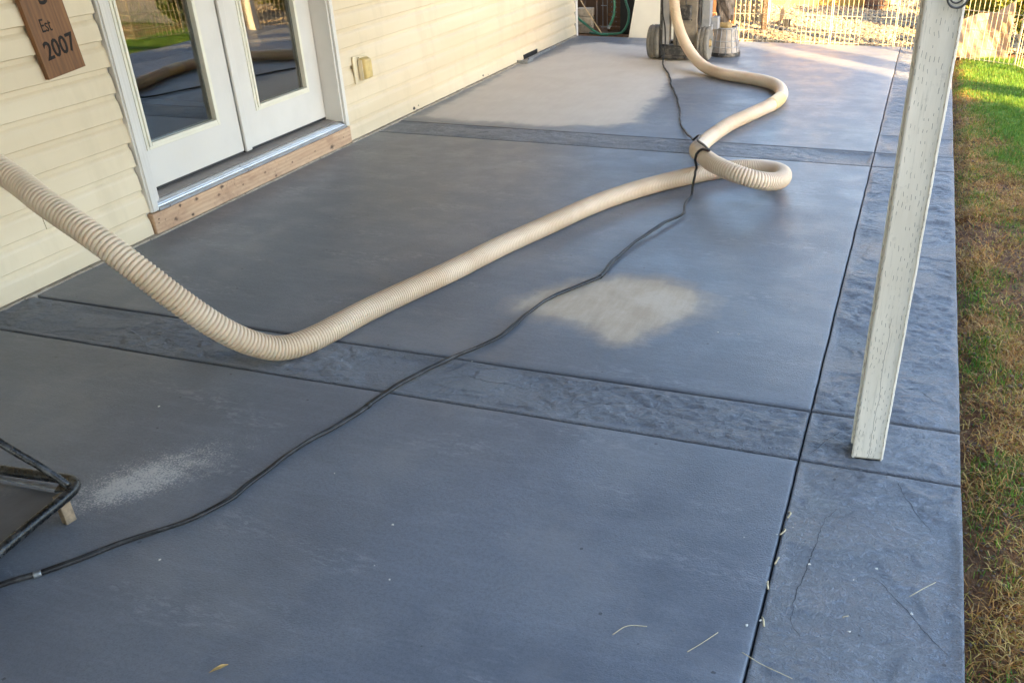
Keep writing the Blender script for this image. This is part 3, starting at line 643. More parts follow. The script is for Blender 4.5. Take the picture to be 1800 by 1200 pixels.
# ------------------------------------------------------------------ sign on the wall
sg = thing('wooden_sign', 'narrow dark stained wooden sign with carved name plank lettering and the year 2007', 'sign', (.022, 3.10, .80))
sg['label'] = 'narrow brown stained wooden sign carved with Est 2007 hung left of the doors'
sg.rotation_euler = (R(5.5), 0, 0)
bm = bmesh.new(); box(bm, (.011, 0, .62), (.022, .205, 1.24), None, .002); obj('board', bm, M_sign, sg)
def letters(txt, size, cy, cz, rot=0, sx=1, ext=.0006, name='lettering', off=0.):
    cu = bpy.data.curves.new('t', 'FONT'); cu.body = txt; cu.size = size; cu.extrude = ext; cu.align_x = 'CENTER'; cu.resolution_u = 3; cu.offset = off
    o = bpy.data.objects.new('t', cu); C.objects.link(o); dg = bpy.context.evaluated_depsgraph_get()
    me = bpy.data.meshes.new_from_object(o.evaluated_get(dg)); bpy.data.objects.remove(o)
    me.transform(Matrix.Translation((.0226, cy, cz)) @ Matrix(((0, 0, 1, 0), (sx, 0, 0, 0), (0, 1, 0, 0), (0, 0, 0, 1))) @ Matrix.Rotation(rot, 4, 'Z'))
    me.materials.append(M_burn); q = bpy.data.objects.new(name, me); link(q, sg); return q
letters('2007', .098, .008, .072, R(2), .82, off=.0016)
letters('Est', .072, -.025, .170, R(-2), .62, off=.0002)
letters('S', .13, .01, .268, R(8), .9, off=.001)

# ------------------------------------------------------------------ outdoor outlet cover
ot = thing('outlet_cover', 'yellowed plastic bubble cover over an outlet on the cream siding', 'outlet cover', (.026, 5.378, .415))
obj('back_plate', bx((.004, 0, 0), (.010, .165, .165), None, .003), M_almond, ot)
bm = bmesh.new(); vv = box(bm, (.034, .018, 0), (.050, .105, .135), None, .016, 4)
for v in bm.verts:
    if v.co.x > .04: v.co.y = .018+(v.co.y-.018)*.86; v.co.z *= .9
obj('bubble_lid', bm, M_amber, ot, True)
bm = bmesh.new(); box(bm, (.030, -.038, 0), (.030, .006, .12), None, .002); cyl(bm, (.02, -.03, .07), (.02, .06, .07), .005, seg=10); obj('hinge', bm, M_almond, ot)

# ------------------------------------------------------------------ vacuum hose
hp = [(-1.2, 2.6, 1.05), (-.55, 2.42, 1.08), [-0.02, 2.285, 0.96], [0.343, 2.226, 0.821], [0.645, 2.168, 0.697], [0.844, 2.126, 0.617], [1.021, 2.105, 0.535], [1.149, 2.117, 0.434], [1.245, 2.164, 0.310], [1.325, 2.232, 0.190], [1.375, 2.315, 0.105], [1.418, 2.40, 0.056], [1.468, 2.52, 0.046], [1.523, 2.775, 0.046], [1.592, 3.014, 0.046], [1.672, 3.272, 0.046], [1.751, 3.577, 0.046], [1.851, 3.889, 0.046], [1.963, 4.237, 0.046], [2.09, 4.514, 0.046], [2.243, 4.755, 0.046], [2.385, 4.935, 0.046],
      [2.52, 5.065, 0.046], [2.643, 5.105, 0.048], [2.745, 5.06, 0.055], [2.808, 4.93, 0.075], [2.825, 4.755, 0.098], [2.800, 4.61, 0.125], [2.734, 4.515, 0.155], [2.625, 4.51, 0.180], [2.495, 4.62, 0.188], [2.388, 4.826, 0.172], [2.305, 5.086, 0.125], [2.262, 5.36, 0.075], [2.258, 5.70, 0.047], [2.302, 6.031, 0.046], [2.366, 6.273, 0.046], [2.428, 6.494, 0.046], [2.484, 6.70, 0.046], [2.508, 6.94, 0.046], [2.48, 7.16, 0.046], [2.41, 7.35, 0.046], [2.29, 7.49, 0.046], [2.091, 7.60, 0.046], [1.92, 7.70, 0.046], [1.78, 7.85, .050], [1.66, 7.98, .085], [1.55, 8.10, .16], [1.462, 8.19, .262], [1.405, 8.235, .385], [1.375, 8.26, .52], (1.365, 8.27, .66), (1.375, 8.32, .78), (1.40, 8.42, .84)]
hp[0] = (-.9, 2.65, .62)   # curls back to the (out of view) extractor side
hp = [(.62, .55, .30), (.10, .75, .42), (-.0+.12, 1.25, .72), (.10, 1.85, .93), (.22, 2.16, .90)]+hp[4:]
Ph, sh = smooth_path(hp, .004, 25)
Ph[:, 2] = np.maximum(Ph[:, 2], .0452)
dens, acc, ph = [], 0, []
s_hang = None
for i, p in enumerate(Ph):
    # rib pitch: stretched where it hangs and around the loop, tighter where it lies straight
    hang = p[2] > .1 and p[1] < 3
    loop = 4.3 < p[1] < 5.4 and p[0] > 2.45 and p[2] > .06
    pitch = .0145 if hang else (.0150 if loop else (.0105 if p[1] < 4.6 else .0115))
    pitch = pitch if not dens else dens[-1]+(pitch-dens[-1])*.02
    dens.append(pitch); acc += .004/pitch; ph.append(acc)
ph = np.array(ph); nr = int(ph[-1])
SUB = 8; tt = np.arange(1, nr, 1/SUB); idx = np.interp(tt, ph, np.arange(len(ph)))
PP = np.stack([np.interp(idx, np.arange(len(Ph)), Ph[:, k]) for k in range(3)], 1)
fr = tt % 1.0
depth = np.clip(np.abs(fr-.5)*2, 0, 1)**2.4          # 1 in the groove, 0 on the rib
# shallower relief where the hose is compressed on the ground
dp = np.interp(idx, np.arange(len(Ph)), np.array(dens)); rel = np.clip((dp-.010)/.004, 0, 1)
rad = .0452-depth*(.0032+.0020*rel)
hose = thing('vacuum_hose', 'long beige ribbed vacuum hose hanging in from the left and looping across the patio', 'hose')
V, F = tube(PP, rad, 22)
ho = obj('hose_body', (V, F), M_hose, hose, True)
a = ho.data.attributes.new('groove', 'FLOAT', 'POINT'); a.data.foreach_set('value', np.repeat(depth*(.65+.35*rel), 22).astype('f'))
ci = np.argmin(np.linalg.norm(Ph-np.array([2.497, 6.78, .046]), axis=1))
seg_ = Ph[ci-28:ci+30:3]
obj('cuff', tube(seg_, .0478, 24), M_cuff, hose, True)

# ------------------------------------------------------------------ black power cord
cp = [(1.22, .55, .008), (1.33, .90, .008), [1.445, 1.153, 0.008], [1.511, 1.23, 0.008], [1.581, 1.326, 0.008], [1.633, 1.411, 0.008], [1.714, 1.514, 0.008], [1.759, 1.623, 0.008], [1.766, 1.717, 0.008], [1.791, 1.906, 0.008], [1.844, 2.077, 0.008], [1.891, 2.322, 0.008], [1.927, 2.459, 0.008], [1.99, 2.599, 0.008], [2.077, 2.809, 0.008], [2.10, 3.02, .008], [2.13, 3.17, 0.008], [2.205, 3.33, .009], [2.267, 3.469, 0.012], [2.262, 3.66, .009], [2.294, 3.906, 0.012], [2.345, 4.12, .02], [2.405, 4.325, 0.012], [2.385, 4.48, .012], [2.384, 4.619, 0.012], [2.383, 4.643, 0.05], [2.39, 4.642, 0.105], [2.381, 4.746, 0.12], [2.417, 4.667, 0.18], [2.437, 4.673, 0.215], [2.416, 4.816, 0.2], [2.295, 5.168, 0.14], [2.14, 5.657, 0.05], [2.049, 5.912, 0.015], [1.988, 6.073, 0.01], [1.929, 6.255, 0.01], [1.905, 6.38, .008], [1.86, 6.55, .008], [1.80, 6.75, .008], [1.755, 6.90, .008], [1.666, 7.157, 0.008], [1.58, 7.40, .008], [1.52, 7.62, .008], [1.42, 7.90, .008], [1.33, 8.12, .012], [1.305, 8.22, .05], [1.31, 8.25, .14], [1.305, 8.26, .26], [1.275, 8.28, .42], [1.27, 8.3, .58], [1.29, 8.4, .72]]
Pc, sc_ = smooth_path(cp, .006, 2)
wob = np.stack([.0022*np.sin(sc_*19)+.0012*np.sin(sc_*47), .0018*np.sin(sc_*23+1), 0*sc_], 1); Pc = Pc+wob
hmask = Ph[:, 1] < 8.0
Hh = Ph[hmask]
for it_ in range(12):                                      # lay the cord over the hose wherever they cross
    D_ = np.linalg.norm(Pc[:, None]-Hh[None], axis=2); k_ = D_.argmin(1); dmin = D_.min(1); need = .0452+.009
    inn = dmin < need; vec = Pc-Hh[k_]; vec[:, 2] += .012; vec /= np.linalg.norm(vec, axis=1)[:, None]
    Pc[inn] = Hh[k_][inn]+vec[inn]*need
    if it_ < 11: Pc[1:-1] = .25*Pc[:-2]+.5*Pc[1:-1]+.25*Pc[2:]
Pc[:, 2] = np.maximum(Pc[:, 2], .0075)
cord = thing('power_cord', 'thin black dusty extension cord snaking over the patio and across the hose', 'cord')
obj('cord_body', tube(Pc, .0066, 10), M_cord, cord, True)
ke = int(np.argmax(Pc[:, 1] > 4.35)); tw = Pc[60:ke].copy(); sw_ = sc_[60:ke]
tw += np.stack([.0075*np.cos(sw_*5), .0045*np.sin(sw_*5)*0, .0035*np.abs(np.sin(sw_*5))], 1)
obj('twin_strand', tube(tw, .0050, 8), M_cord, cord, True)
for k in (240//2, 300, 520):
    obj('tape_wrap', tube(Pc[k:k+4], .0088, 10), M_galv if k == 120 else M_cord, cord, True)

# ------------------------------------------------------------------ tubular black frame, lower left
fr_ = thing('tubular_frame', 'black scuffed tubular steel frame of a cart at the left edge', 'cart frame')
zt = .100
obj('base_tube', tube(smooth_path([(1.62, .30, zt), (1.58, .60, zt), (1.500, .90, zt), (1.463, 1.15, zt), (1.446, 1.30, zt), (1.438, 1.40, zt), (1.425, 1.452, zt), (1.395, 1.472, zt), (1.35, 1.470, zt), (1.27, 1.462, zt), (1.16, 1.452, zt), (.95, 1.435, zt), (.62, 1.41, zt)], .008, 3)[0], .0145, 14), M_frame, fr_, True)
obj('brace_tube', tube(smooth_path([(1.418, 1.440, .108), (1.368, 1.425, .165), (1.30, 1.40, .235), (1.19, 1.37, .345), (.95, 1.30, .58), (.80, 1.25, .74)], .01, 2)[0], .0105, 12), M_frame, fr_, True)
obj('tray', bx((1.14, 1.06, .070), (.56, .74, .004), Matrix.Rotation(R(2.5), 3, 'Z')), M_tray, fr_)
obj('cross_bar', bx((1.22, 1.435, zt-.012), (.34, .012, .004), Matrix.Rotation(R(2.5), 3, 'Z')), M_galv, fr_)
bm = bmesh.new(); box(bm, (1.398, 1.420, .044), (.022, .030, .088), Matrix.Rotation(R(-8), 3, 'Z'), .002); obj('leg', bm, M_leg, fr_)
bm = bmesh.new(); box(bm, (.66, 1.395, .044), (.022, .030, .088), None, .002); obj('leg', bm, M_leg, fr_)
bm = bmesh.new(); box(bm, (1.61, .33, .044), (.022, .030, .088), None, .002); obj('leg', bm, M_leg, fr_)
obj('weld_plate', bx((1.395, 1.452, zt-.006), (.05, .045, .005), Matrix.Rotation(R(25), 3, 'Z')), M_frame, fr_)

# ------------------------------------------------------------------ floor grinder at the far end
gr = thing('floor_grinder', 'dusty grey walk behind concrete floor grinder on two wheels', 'floor grinder', (1.40, 8.50, 0))
def wheel(x):
    bm = bmesh.new(); prof = [(.045, .050), (.135, .050), (.141, .040), (.142, .024), (.134, .021), (.134, .011), (.142, .008), (.142, -.010), (.134, -.013), (.134, -.023), (.141, -.034), (.135, -.050), (.045, -.050)]
    n = 36; rings = []
    for i in range(n):
        a = 2*math.pi*i/n; rings.append([bm.verts.new((x+h, math.cos(a)*q, .142+math.sin(a)*q)) for q, h in prof])
    for i in range(n):
        A, B = rings[i], rings[(i+1) % n]
        for j in range(len(prof)-1): bm.faces.new((A[j], A[j+1], B[j+1], B[j]))
    w = obj('wheel', bm, M_tyre, gr)
    bm = bmesh.new(); cyl(bm, (x-.040, 0, .142), (x+.042, 0, .142), .098, seg=28); cyl(bm, (x+.042, 0, .142), (x+.062, 0, .142), .030, .022, 16)
    for k in range(5):
        a = k*2*math.pi/5; cyl(bm, (x+.042, .06*math.cos(a), .142+.06*math.sin(a)), (x+.047, .06*math.cos(a), .142+.06*math.sin(a)), .008, seg=8)
    obj('rim', bm, M_rim, w)
wheel(-.240); wheel(.205)
bm = bmesh.new(); cyl(bm, (-.28, 0, .142), (.25, 0, .142), .014); obj('axle', bm, M_machblk, gr)
bm = bmesh.new(); box(bm, (-.02, .02, .075), (.33, .20, .09), None, .01); box(bm, (-.05, -.05, .035), (.20, .10, .03), None, .006); cyl(bm, (-.14, -.09, .03), (-.02, -.09, .03), .02); obj('chassis', bm, M_machblk, gr)
obj('side_rail', b2(-.185, -.160, -.08, .02, .10, .98, .003), M_machblk, gr)
obj('side_rail', b2(.150, .168, -.06, .05, .10, .98, .003), M_machblk, gr)
obj('side_panel', b2(-.158, -.098, -.085, .0, .135, .90, .003), M_gsteel, gr)
bp = obj('back_panel', b2(-.060, .146, -.080, -.050, .125, 1.0, .006), M_beigem, gr)
for q in ((-.03, .16), (.03, .16), (-.03, .20), (.10, .34), (.06, .62), (.12, .15)):
    bm = bmesh.new(); cyl(bm, (q[0], -.0805, q[1]), (q[0], -.086, q[1]), .006, seg=8); obj('bolt', bm, M_machblk, bp)
obj('control_box', b2(-.16, .14, -.15, -.088, .60, .98, .015), M_gsteel, gr)
obj('switch_plate', b2(-.04, .10, -.13, -.0805, .34, .46, .01), M_machblk, gr)
obj('cable', tube(smooth_path([(-.02, -.093, .13), (-.022, -.095, .25), (-.015, -.096, .33), (.03, -.10, .38), (.05, -.11, .48), (.02, -.12, .60)], .01)[0], .008, 8), M_machblk, gr, True)
obj('column', b2(.172, .245, -.02, .09, .25, .95, .005), M_gsteel, gr)
bm = bmesh.new(); box(bm, (.275, .10, .30), (.06, .10, .10), None, .008); box(bm, (.235, .04, .27), (.05, .05, .05), None, .006); obj('bracket', bm, M_gsteel, gr)
bm = bmesh.new(); cyl(bm, (.02, .05, .20), (.02, .05, .52), .10, seg=24); cyl(bm, (.02, .05, .52), (.02, .05, .58), .085, .05, 24)
obj('motor', bm, M_machblk, gr)
# grinding head with its cloudy skirt, wrapped lump above it
bm = bmesh.new(); hx, hy = .335, .30
cyl(bm, (hx, hy, .022), (hx, hy, .235), .135, .095, 28, False); obj('skirt', bm, M_skirt, gr, True)
bm = bmesh.new(); cyl(bm, (hx, hy, .002), (hx, hy, .034), .140, .138, 28); obj('brush_ring', bm, M_machblk, gr)
bm = bmesh.new()
for k in range(14):
    a = k*2*math.pi/14; cyl(bm, (hx+.136*math.cos(a), hy+.136*math.sin(a), .02), (hx+.096*math.cos(a), hy+.096*math.sin(a), .235), .004, seg=6)
torus(bm, (hx, hy, .13), .116, .005, 'Z', 28, 6); torus(bm, (hx, hy, .235), .096, .007, 'Z', 28, 6); torus(bm, (hx, hy, .08), .126, .004, 'Z', 28, 6); obj('skirt_ribs', bm, M_gsteel, gr, True)
bm = bmesh.new(); cyl(bm, (hx, hy, .05), (hx, hy, .20), .07, .06, 20); cyl(bm, (hx, hy, .20), (hx, hy, .27), .05, .05, 16); box(bm, (hx-.05, hy-.03, .262), (.16, .06, .04), None, .01); obj('head', bm, M_rim, gr)
bm = bmesh.new(); bmesh.ops.create_icosphere(bm, subdivisions=4, radius=1)
for v in bm.verts:
    c = v.co.copy(); n_ = math.sin(c.x*7+c.z*5)*.08+math.sin(c.y*11+c.z*9+2)*.07+math.sin(c.z*16+c.x*13)*.05+(random.random()-.5)*.05
    q = 1+n_; v.co = Vector((hx-.02+c.x*.082*q*(1-.25*c.z), hy+c.y*.085*q, .47+c.z*.21*q))
obj('wrapped_filter', bm, M_pol, gr)
# handle bars reaching back and up
bm = bmesh.new()
for s in (-1, 1):
    cyl(bm, (s*.14, -.03, .95), (s*.17, -.42, 1.08), .014); cyl(bm, (s*.17, -.42, 1.08), (s*.17, -.52, 1.08), .018)
cyl(bm, (-.165, -.38, 1.068), (.165, -.38, 1.068), .012); obj('handlebar', bm, M_machblk, gr)

# ------------------------------------------------------------------ dark corner behind the house
GZ = -.035
obj('side_yard', height_sheet(-3, 1.05, 9.60, 14, .12, lambda x, y: GZ+.01*(fbm(x*6, y*6)-.5)), M_soil, smooth=True)['kind'] = 'structure'
fc = thing('board_fence', 'dark brown board fence closing the shaded side yard behind the green hose', 'fence', (0, 10.55, GZ))
for k in range(18):
    x = -1.05+k*.142; obj('board', b2(x, x+.134, -.010+random.uniform(-.004, .004), .012, 0, 1.8+random.uniform(-.02, .02), .002), M_brown, fc)
obj('rail', b2(-1.05, 1.5, .013, .05, .25, .34), M_brown, fc); obj('rail', b2(-1.05, 1.5, .013, .05, 1.4, 1.49), M_brown, fc)
sp = thing('leaning_sheet', 'plain white sheet panel leaning upright beside the grinder', 'panel', (0, 9.74, GZ))
bm = bmesh.new()
q = [(.545, 0, 0), (1.10, 0, 0), (1.10, .16, 1.2), (.72, .16, 1.2)]
f0 = [bm.verts.new(v) for v in q]; f1 = [bm.verts.new((v[0], v[1]+.02, v[2])) for v in q]
bm.faces.new(f0); bm.faces.new(f1[::-1])
for i in range(4): bm.faces.new((f0[i], f1[i], f1[(i+1) % 4], f0[(i+1) % 4]))
obj('sheet', bm, M_panelw, sp)
gh = thing('garden_hose', 'green garden hose hanging in loops in the dark side yard', 'garden hose', (0, 9.86, 0))
for pts in ([(.30, .06, .95), (.42, 0, .60), (.475, 0, .317), (.512, 0, .20), (.500, 0, .09), (.44, 0, .005), (.36, -.02, -.012), (.20, .0, -.020), (.0, .1, -.02), (-.2, .15, -.02)], [(.30, .06, .95), (.34, .02, .6), (.350, .02, .314), (.348, .02, .20), (.328, .02, .12), (.298, .02, .060)], [(-.16, .06, .30), (-.06, .02, .14), (.03, .0, .075), (.12, -.0, .015), (.20, -.02, -.018), (.30, -.03, -.02)]):
    tube_obj('hose_loop', pts, .0125, M_greenhose, gh, .01, 10)
bm = bmesh.new(); cyl(bm, (.298, .02, .060), (.286, .02, .035), .016, .014); obj('nozzle', bm, M_galv, gh)
cn = thing('garden_cane', 'pale bamboo cane leaning in the side yard next to the white corner trim', 'cane', (.235, 9.84, -.03))
obj('cane', tube(smooth_path([(0, 0, 0), (-.12, .02, .15), (-.26, .05, .33), (-.45, .1, .62)], .01)[0], .006, 8), M_cane, cn, True)
bk = thing('storage_cabinet', 'black cabinet standing between the fence boards and white panel', 'cabinet', (.47, 10.02, GZ))
obj('carcass', b2(-.09, .30, -.03, .35, 0, 1.1, .006), M_black, bk); obj('door', b2(-.085, .10, -.048, -.0315, .03, 1.07, .003), M_black, bk); obj('door', b2(.105, .295, -.048, -.0315, .03, 1.07, .003), M_black, bk)
cr_ = thing('slatted_crate', 'reddish brown slatted crate in the shaded side yard behind the hose loop', 'crate', (.30, 10.15, GZ))
for k in range(9): obj('slat', b2(-.10, .055, -.012, .006, .01+k*.048, .044+k*.048, .002), M_brown, cr_)
obj('crate_post', b2(-.112, -.092, .0065, .03, 0, .45), M_brown, cr_); obj('crate_post', b2(.04, .06, .0065, .03, 0, .45), M_brown, cr_)
pt = thing('clay_pot', 'small brown stone block pile at the foot of the white corner trim', 'block', (.02, 9.98, GZ))
pt['label'] = 'dull tan paving blocks stacked behind the white corner trim'; pt.name = 'paving_blocks'; pt['category'] = 'blocks'
for k in range(3): obj('block', bx((-.03+.004*k, 0, .045+k*.082), (.17, .12, .078), Matrix.Rotation(R(3*k), 3, 'Z'), .006), M_found, pt)
rk = thing('wire_rack', 'thin dark wire rack against the brown fence', 'rack', (.12, 10.3, GZ))
bm = bmesh.new()
for k in range(6): cyl(bm, (-.03+k*.05, 0, 0), (-.03+k*.05, 0, .7), .003, seg=6)
for z in (.02, .235, .45, .68): cyl(bm, (-.05, 0, z), (.24, 0, z), .004, seg=6)
obj('wires', bm, M_galv, rk)

# ------------------------------------------------------------------ wire play pen
pen = thing('wire_pen', 'pale wire exercise pen standing along the end of the patio and lawn', 'pet pen')
corners = [(1.42, 9.63), (1.99, 9.655), (2.58, 9.62), (3.17, 9.63), (3.68, 9.28), (4.19, 8.96), (4.40, 8.45), (4.98, 8.62), (5.35, 9.10), (5.75, 9.55), (6.20, 9.95), (6.70, 10.25)]
for (a, b_) in zip(corners, corners[1:]):
    a = Vector((*a, 0)); b_ = Vector((*b_, 0)); L = (b_-a).length; u = (b_-a)/L; zb = -.028 if a.x < 3.1 else -.05
    bm = bmesh.new(); n_ = int(round(L/.046))
    for k in range(n_+1):
        p = a+u*(.008+(L-.016)*k/n_); r_ = .0042 if k in (0, n_) else .0024
        cyl(bm, (p.x, p.y, zb), (p.x, p.y, zb+.76), r_, seg=6)
    off = Vector((-u.y, u.x, 0))*.004
    for z in (.035, .125, .27, .42, .58, .755):
        p, q = a+off+u*.006, b_+off-u*.006; cyl(bm, (p.x, p.y, zb+z), (q.x, q.y, zb+z), .0034 if z in (.035, .755) else .0026, seg=6)
    obj('wire_panel', bm, M_penwire, pen)

# ------------------------------------------------------------------ gravel stones beyond the pen
def ico():
    bm = bmesh.new(); bmesh.ops.create_icosphere(bm, subdivisions=1, radius=1); bm.verts.ensure_lookup_table()
    v = np.array([x.co[:] for x in bm.verts]); f_ = np.array([[q.index for q in t.verts] for t in bm.faces]); bm.free(); return v, f_
iv, if_ = ico()
def scatter_stones(name, n, xr, yr, size, cols, zf, label, cat, parent=None):
    x = rng.uniform(*xr, n); y = rng.uniform(*yr, n); s = rng.uniform(size[0], size[1], n)*rng.choice([.7, 1, 1, 1.25], n)
    V = iv[None]*(1+.28*rng.standard_normal((n, len(iv), 1))*.6); V = V*np.stack([s*rng.uniform(.8, 1.4, n), s*rng.uniform(.8, 1.3, n), s*rng.uniform(.5, .9, n)], 1)[:, None]
    a = rng.uniform(0, 6.28, n); c_, s_ = np.cos(a)[:, None], np.sin(a)[:, None]
    X = V[..., 0]*c_-V[..., 1]*s_; Y = V[..., 0]*s_+V[..., 1]*c_
    V = np.stack([X+x[:, None], Y+y[:, None], V[..., 2]+(zf(x, y)+s*.25+rng.uniform(0, .012, n))[:, None]], -1)
    F = (if_[None]+np.arange(n)[:, None, None]*len(iv)).reshape(-1, 3)
    o = obj(name, (V.reshape(-1, 3).tolist(), F.tolist()), M_stone, parent)
    ca = np.array(cols); k = rng.integers(0, len(ca), n); cc = ca[k]*rng.uniform(.75, 1.2, (n, 1)); cc = np.clip(np.c_[cc, np.ones(n)], 0, 1)
    at = o.data.attributes.new('col', 'FLOAT_COLOR', 'POINT'); at.data.foreach_set('color', np.repeat(cc, len(iv), 0).ravel().astype('f'))
    tag(o, label, cat, kind='stuff'); return o
gzf = lambda x, y: -.028+.015*(y-9.6)
scatter_stones('gravel', 15000, (1.08, 4.6), (9.60, 12.15), (.010, .021), [(.36, .27, .16), (.25, .21, .15), (.40, .31, .18), (.16, .14, .11), (.30, .21, .12)], gzf, 'tan and grey crushed gravel beyond the wire pen', 'gravel')

# ------------------------------------------------------------------ far wall, posts, lattice, planter
fw = thing('lowered_wall', 'board faced wall, sunlit yellow and pale cream, cut low to limit its reflection, behind the gravel', 'garden wall', (1.45, 12.22, -.02))  # lowered from an outbuilding to keep its warm reflection off the slab
for k in range(3): obj('wall_board', b2(0, 1.28, 0, .03, k*.24+.01, k*.24+.236, .004), M_yellow, fw)
obj('wall_core', b2(0, 4.0, .035, .20, 0, .74), M_yellow, fw)
obj('plinth', b2(-.02, 4.02, -.015, .034, -.05, .008), M_paleblk, fw)
for k in range(3): obj('wall_board', b2(1.56, 4.0, 0, .03, k*.24+.01, k*.24+.236, .004), M_paleblk, fw)
obj('gate_board', b2(1.285, 1.555, .004, .03, .01, .72, .004), M_brown, fw)
obj('coping', b2(-.03, 4.03, -.03, .23, .742, .79, .006), M_paleblk, fw)
pl = thing('half_barrel', 'dark brown half barrel planter against the yellow wall', 'planter', (2.86, 12.02, -.01))
bm = bmesh.new()
for k in range(16):
    a = k*2*math.pi/16; box(bm, (.125*math.cos(a), .125*math.sin(a), .16), (.016, .047, .32), Matrix.Rotation(a, 3, 'Z'), .002, 1)
obj('staves', bm, M_brown, pl)
bm = bmesh.new(); cyl(bm, (0, 0, .02), (0, 0, .28), .116, seg=20); obj('soil_fill', bm, M_soil, pl)
bm = bmesh.new(); torus(bm, (0, 0, .08), .136, .006, 'Z', 28, 6); torus(bm, (0, 0, .26), .136, .006, 'Z', 28, 6); obj('hoop', bm, M_ring, pl, True)
fp = thing('fence_post', 'dark brown weathered fence post standing in the gravel', 'post', (1.845, 10.3, -.05)); obj('post_shaft', b2(-.028, .028, -.028, .028, 0, 1.3, .004), M_bark, fp)
lb = thing('leaning_board', 'weathered plank leaning beside the brown fence post', 'plank', (2.02, 10.62, .0)); obj('plank', bx((.0, .05, .22), (.055, .02, .58), Matrix.Rotation(R(24), 3, 'Y'), .003), M_greyw, lb)
bx_ = thing('black_box', 'small black box lying on the gravel beside the plank', 'box', (2.035, 10.60, -.02))
obj('box_body', bx((0, 0, .045), (.075, .07, .075), Matrix.Rotation(R(12), 3, 'Z'), .006), M_black, bx_); obj('lid', bx((0, 0, .087), (.083, .078, .010), Matrix.Rotation(R(12), 3, 'Z'), .003), M_black, bx_)
lt = thing('block_screen', 'pale pierced block screen with square dark holes behind the pen', 'block screen', (1.42, 10.9, -.02))
cs = .052
for i in range(7):
    for j in range(8):
        bm = bmesh.new(); x, z = i*cs*1.02, j*cs*1.02
        for (dx, dz, w, h) in ((0, -.0195, .052, .013), (0, .0195, .052, .013), (-.0195, 0, .013, .026), (.0195, 0, .013, .026)):
            box(bm, (x+dx, 0, z+dz+.026), (w, .06, h))
        obj('pierced_block', bm, M_paleblk, lt)
wp = thing('white_pipe', 'pale upright pipe beside the pierced block screen', 'pipe', (1.80, 10.75, -.03)); bm = bmesh.new(); cyl(bm, (0, 0, 0), (0, 0, 1.0), .035, seg=16); obj('pipe', bm, M_panelw, wp, True)

# crumpled tan tarp behind the right hand pen panels
tp = thing('tan_tarp', 'crumpled tan tarp slumped against the wire pen at the lawn edge', 'tarp', (3.98, 9.42, -.04))
xs = np.linspace(-.34, .17, 60); zs_ = np.linspace(0, .52, 60); V = []
for i, x in enumerate(xs):
    for j, z in enumerate(zs_):
        top = .34+.20*max(0, (x-.02)/.24)-.10*max(0, (-.10-x)/.24); zz = z/.52*top
        d = .05*math.sin(x*13+zz*7)+.03*math.sin(x*31-zz*19+1)+.012*math.sin(x*70+zz*45); bul = .16*(1-zz/top)**1.5
        V.append((x, -.06-bul*.4+d*.6+.25*(zz/top)+(-.25*x), zz))
n_ = 60; F = [[i*n_+j, (i+1)*n_+j, (i+1)*n_+j+1, i*n_+j+1] for i in range(n_-1) for j in range(n_-1)]
o = obj('cloth', (V, F), M_tarp, tp, True); so = o.modifiers.new('s', 'SOLIDIFY'); so.thickness = .004

# ------------------------------------------------------------------ foliage
def leaf_cloud(name, centers, radii, n, size, cols, mat, parent=None):
    k = rng.integers(0, len(centers), n); c = np.array(centers)[k]; r = np.array(radii)[k]
    d = rng.standard_normal((n, 3)); d /= np.linalg.norm(d, axis=1)[:, None]; rr = rng.uniform(.35, 1.05, (n, 1))**.6
    p = c+d*r*rr; s = rng.uniform(.6, 1.3, (n, 1))*size
    u = rng.standard_normal((n, 3)); u /= np.linalg.norm(u, axis=1)[:, None]; w = np.cross(u, rng.standard_normal((n, 3))); w /= np.linalg.norm(w, axis=1)[:, None]
    nn = np.cross(u, w)
    V = np.stack([p-u*s, p+w*s*.45+nn*s*.1, p+u*s, p-w*s*.45+nn*s*.1], 1).reshape(-1, 3)
    F = np.arange(n*4).reshape(n, 4)
    o = obj(name, (V.tolist(), F.tolist()), mat, parent)
    ca = np.array(cols)[rng.integers(0, len(cols), n)]*rng.uniform(.7, 1.25, (n, 1)); cc = np.clip(np.c_[ca, np.ones(n)], 0, 1)
    a = o.data.attributes.new('col', 'FLOAT_COLOR', 'POINT'); a.data.foreach_set('color', np.repeat(cc, 4, 0).ravel().astype('f')); return o
def shrub(loc, rx, h, n, label, cols, seed, size=.03):
    random.seed(seed); t = thing('shrub', label, 'shrub', loc, 0, 'sunlit shrubs beyond the wire pen')
    cs_ = []; rs = []
    for k in range(11):
        a = random.uniform(0, 6.28); q = random.uniform(0, rx*.7); z = random.uniform(.15, .85)*h
        cs_.append((q*math.cos(a), q*math.sin(a), z)); rs.append((random.uniform(.3, .5)*rx,)*2+(random.uniform(.15, .3)*h,))
    leaf_cloud('foliage', cs_, rs, n, size, cols, M_leaf, t)
    bm = bmesh.new()
    for k in range(9):
        c_ = cs_[k]; cyl(bm, (random.uniform(-.03, .03), random.uniform(-.03, .03), -.03), c_, .007, .003, 6)
    obj('stems', bm, M_bark, t)
ygc = [(.16, .18, .015), (.24, .23, .02), (.07, .10, .012), (.28, .25, .03)]
shrub((3.80, 10.75, -.02), .42, .80, 5200, 'yellow green shrub directly right of the foreground post', ygc, 3)
shrub((4.35, 10.15, -.02), .36, .85, 5200, 'lime green shrub behind the tan tarp at the right edge', ygc, 5)
shrub((4.75, 9.55, -.05), .30, .55, 3500, 'green shrub outside the frame edge beyond the pen corner', [(.09, .14, .02), (.16, .2, .03)], 8)
shrub((4.55, 11.6, -.02), .55, 1.1, 6000, 'tall yellow green shrub farthest back on the gravel', ygc, 9)

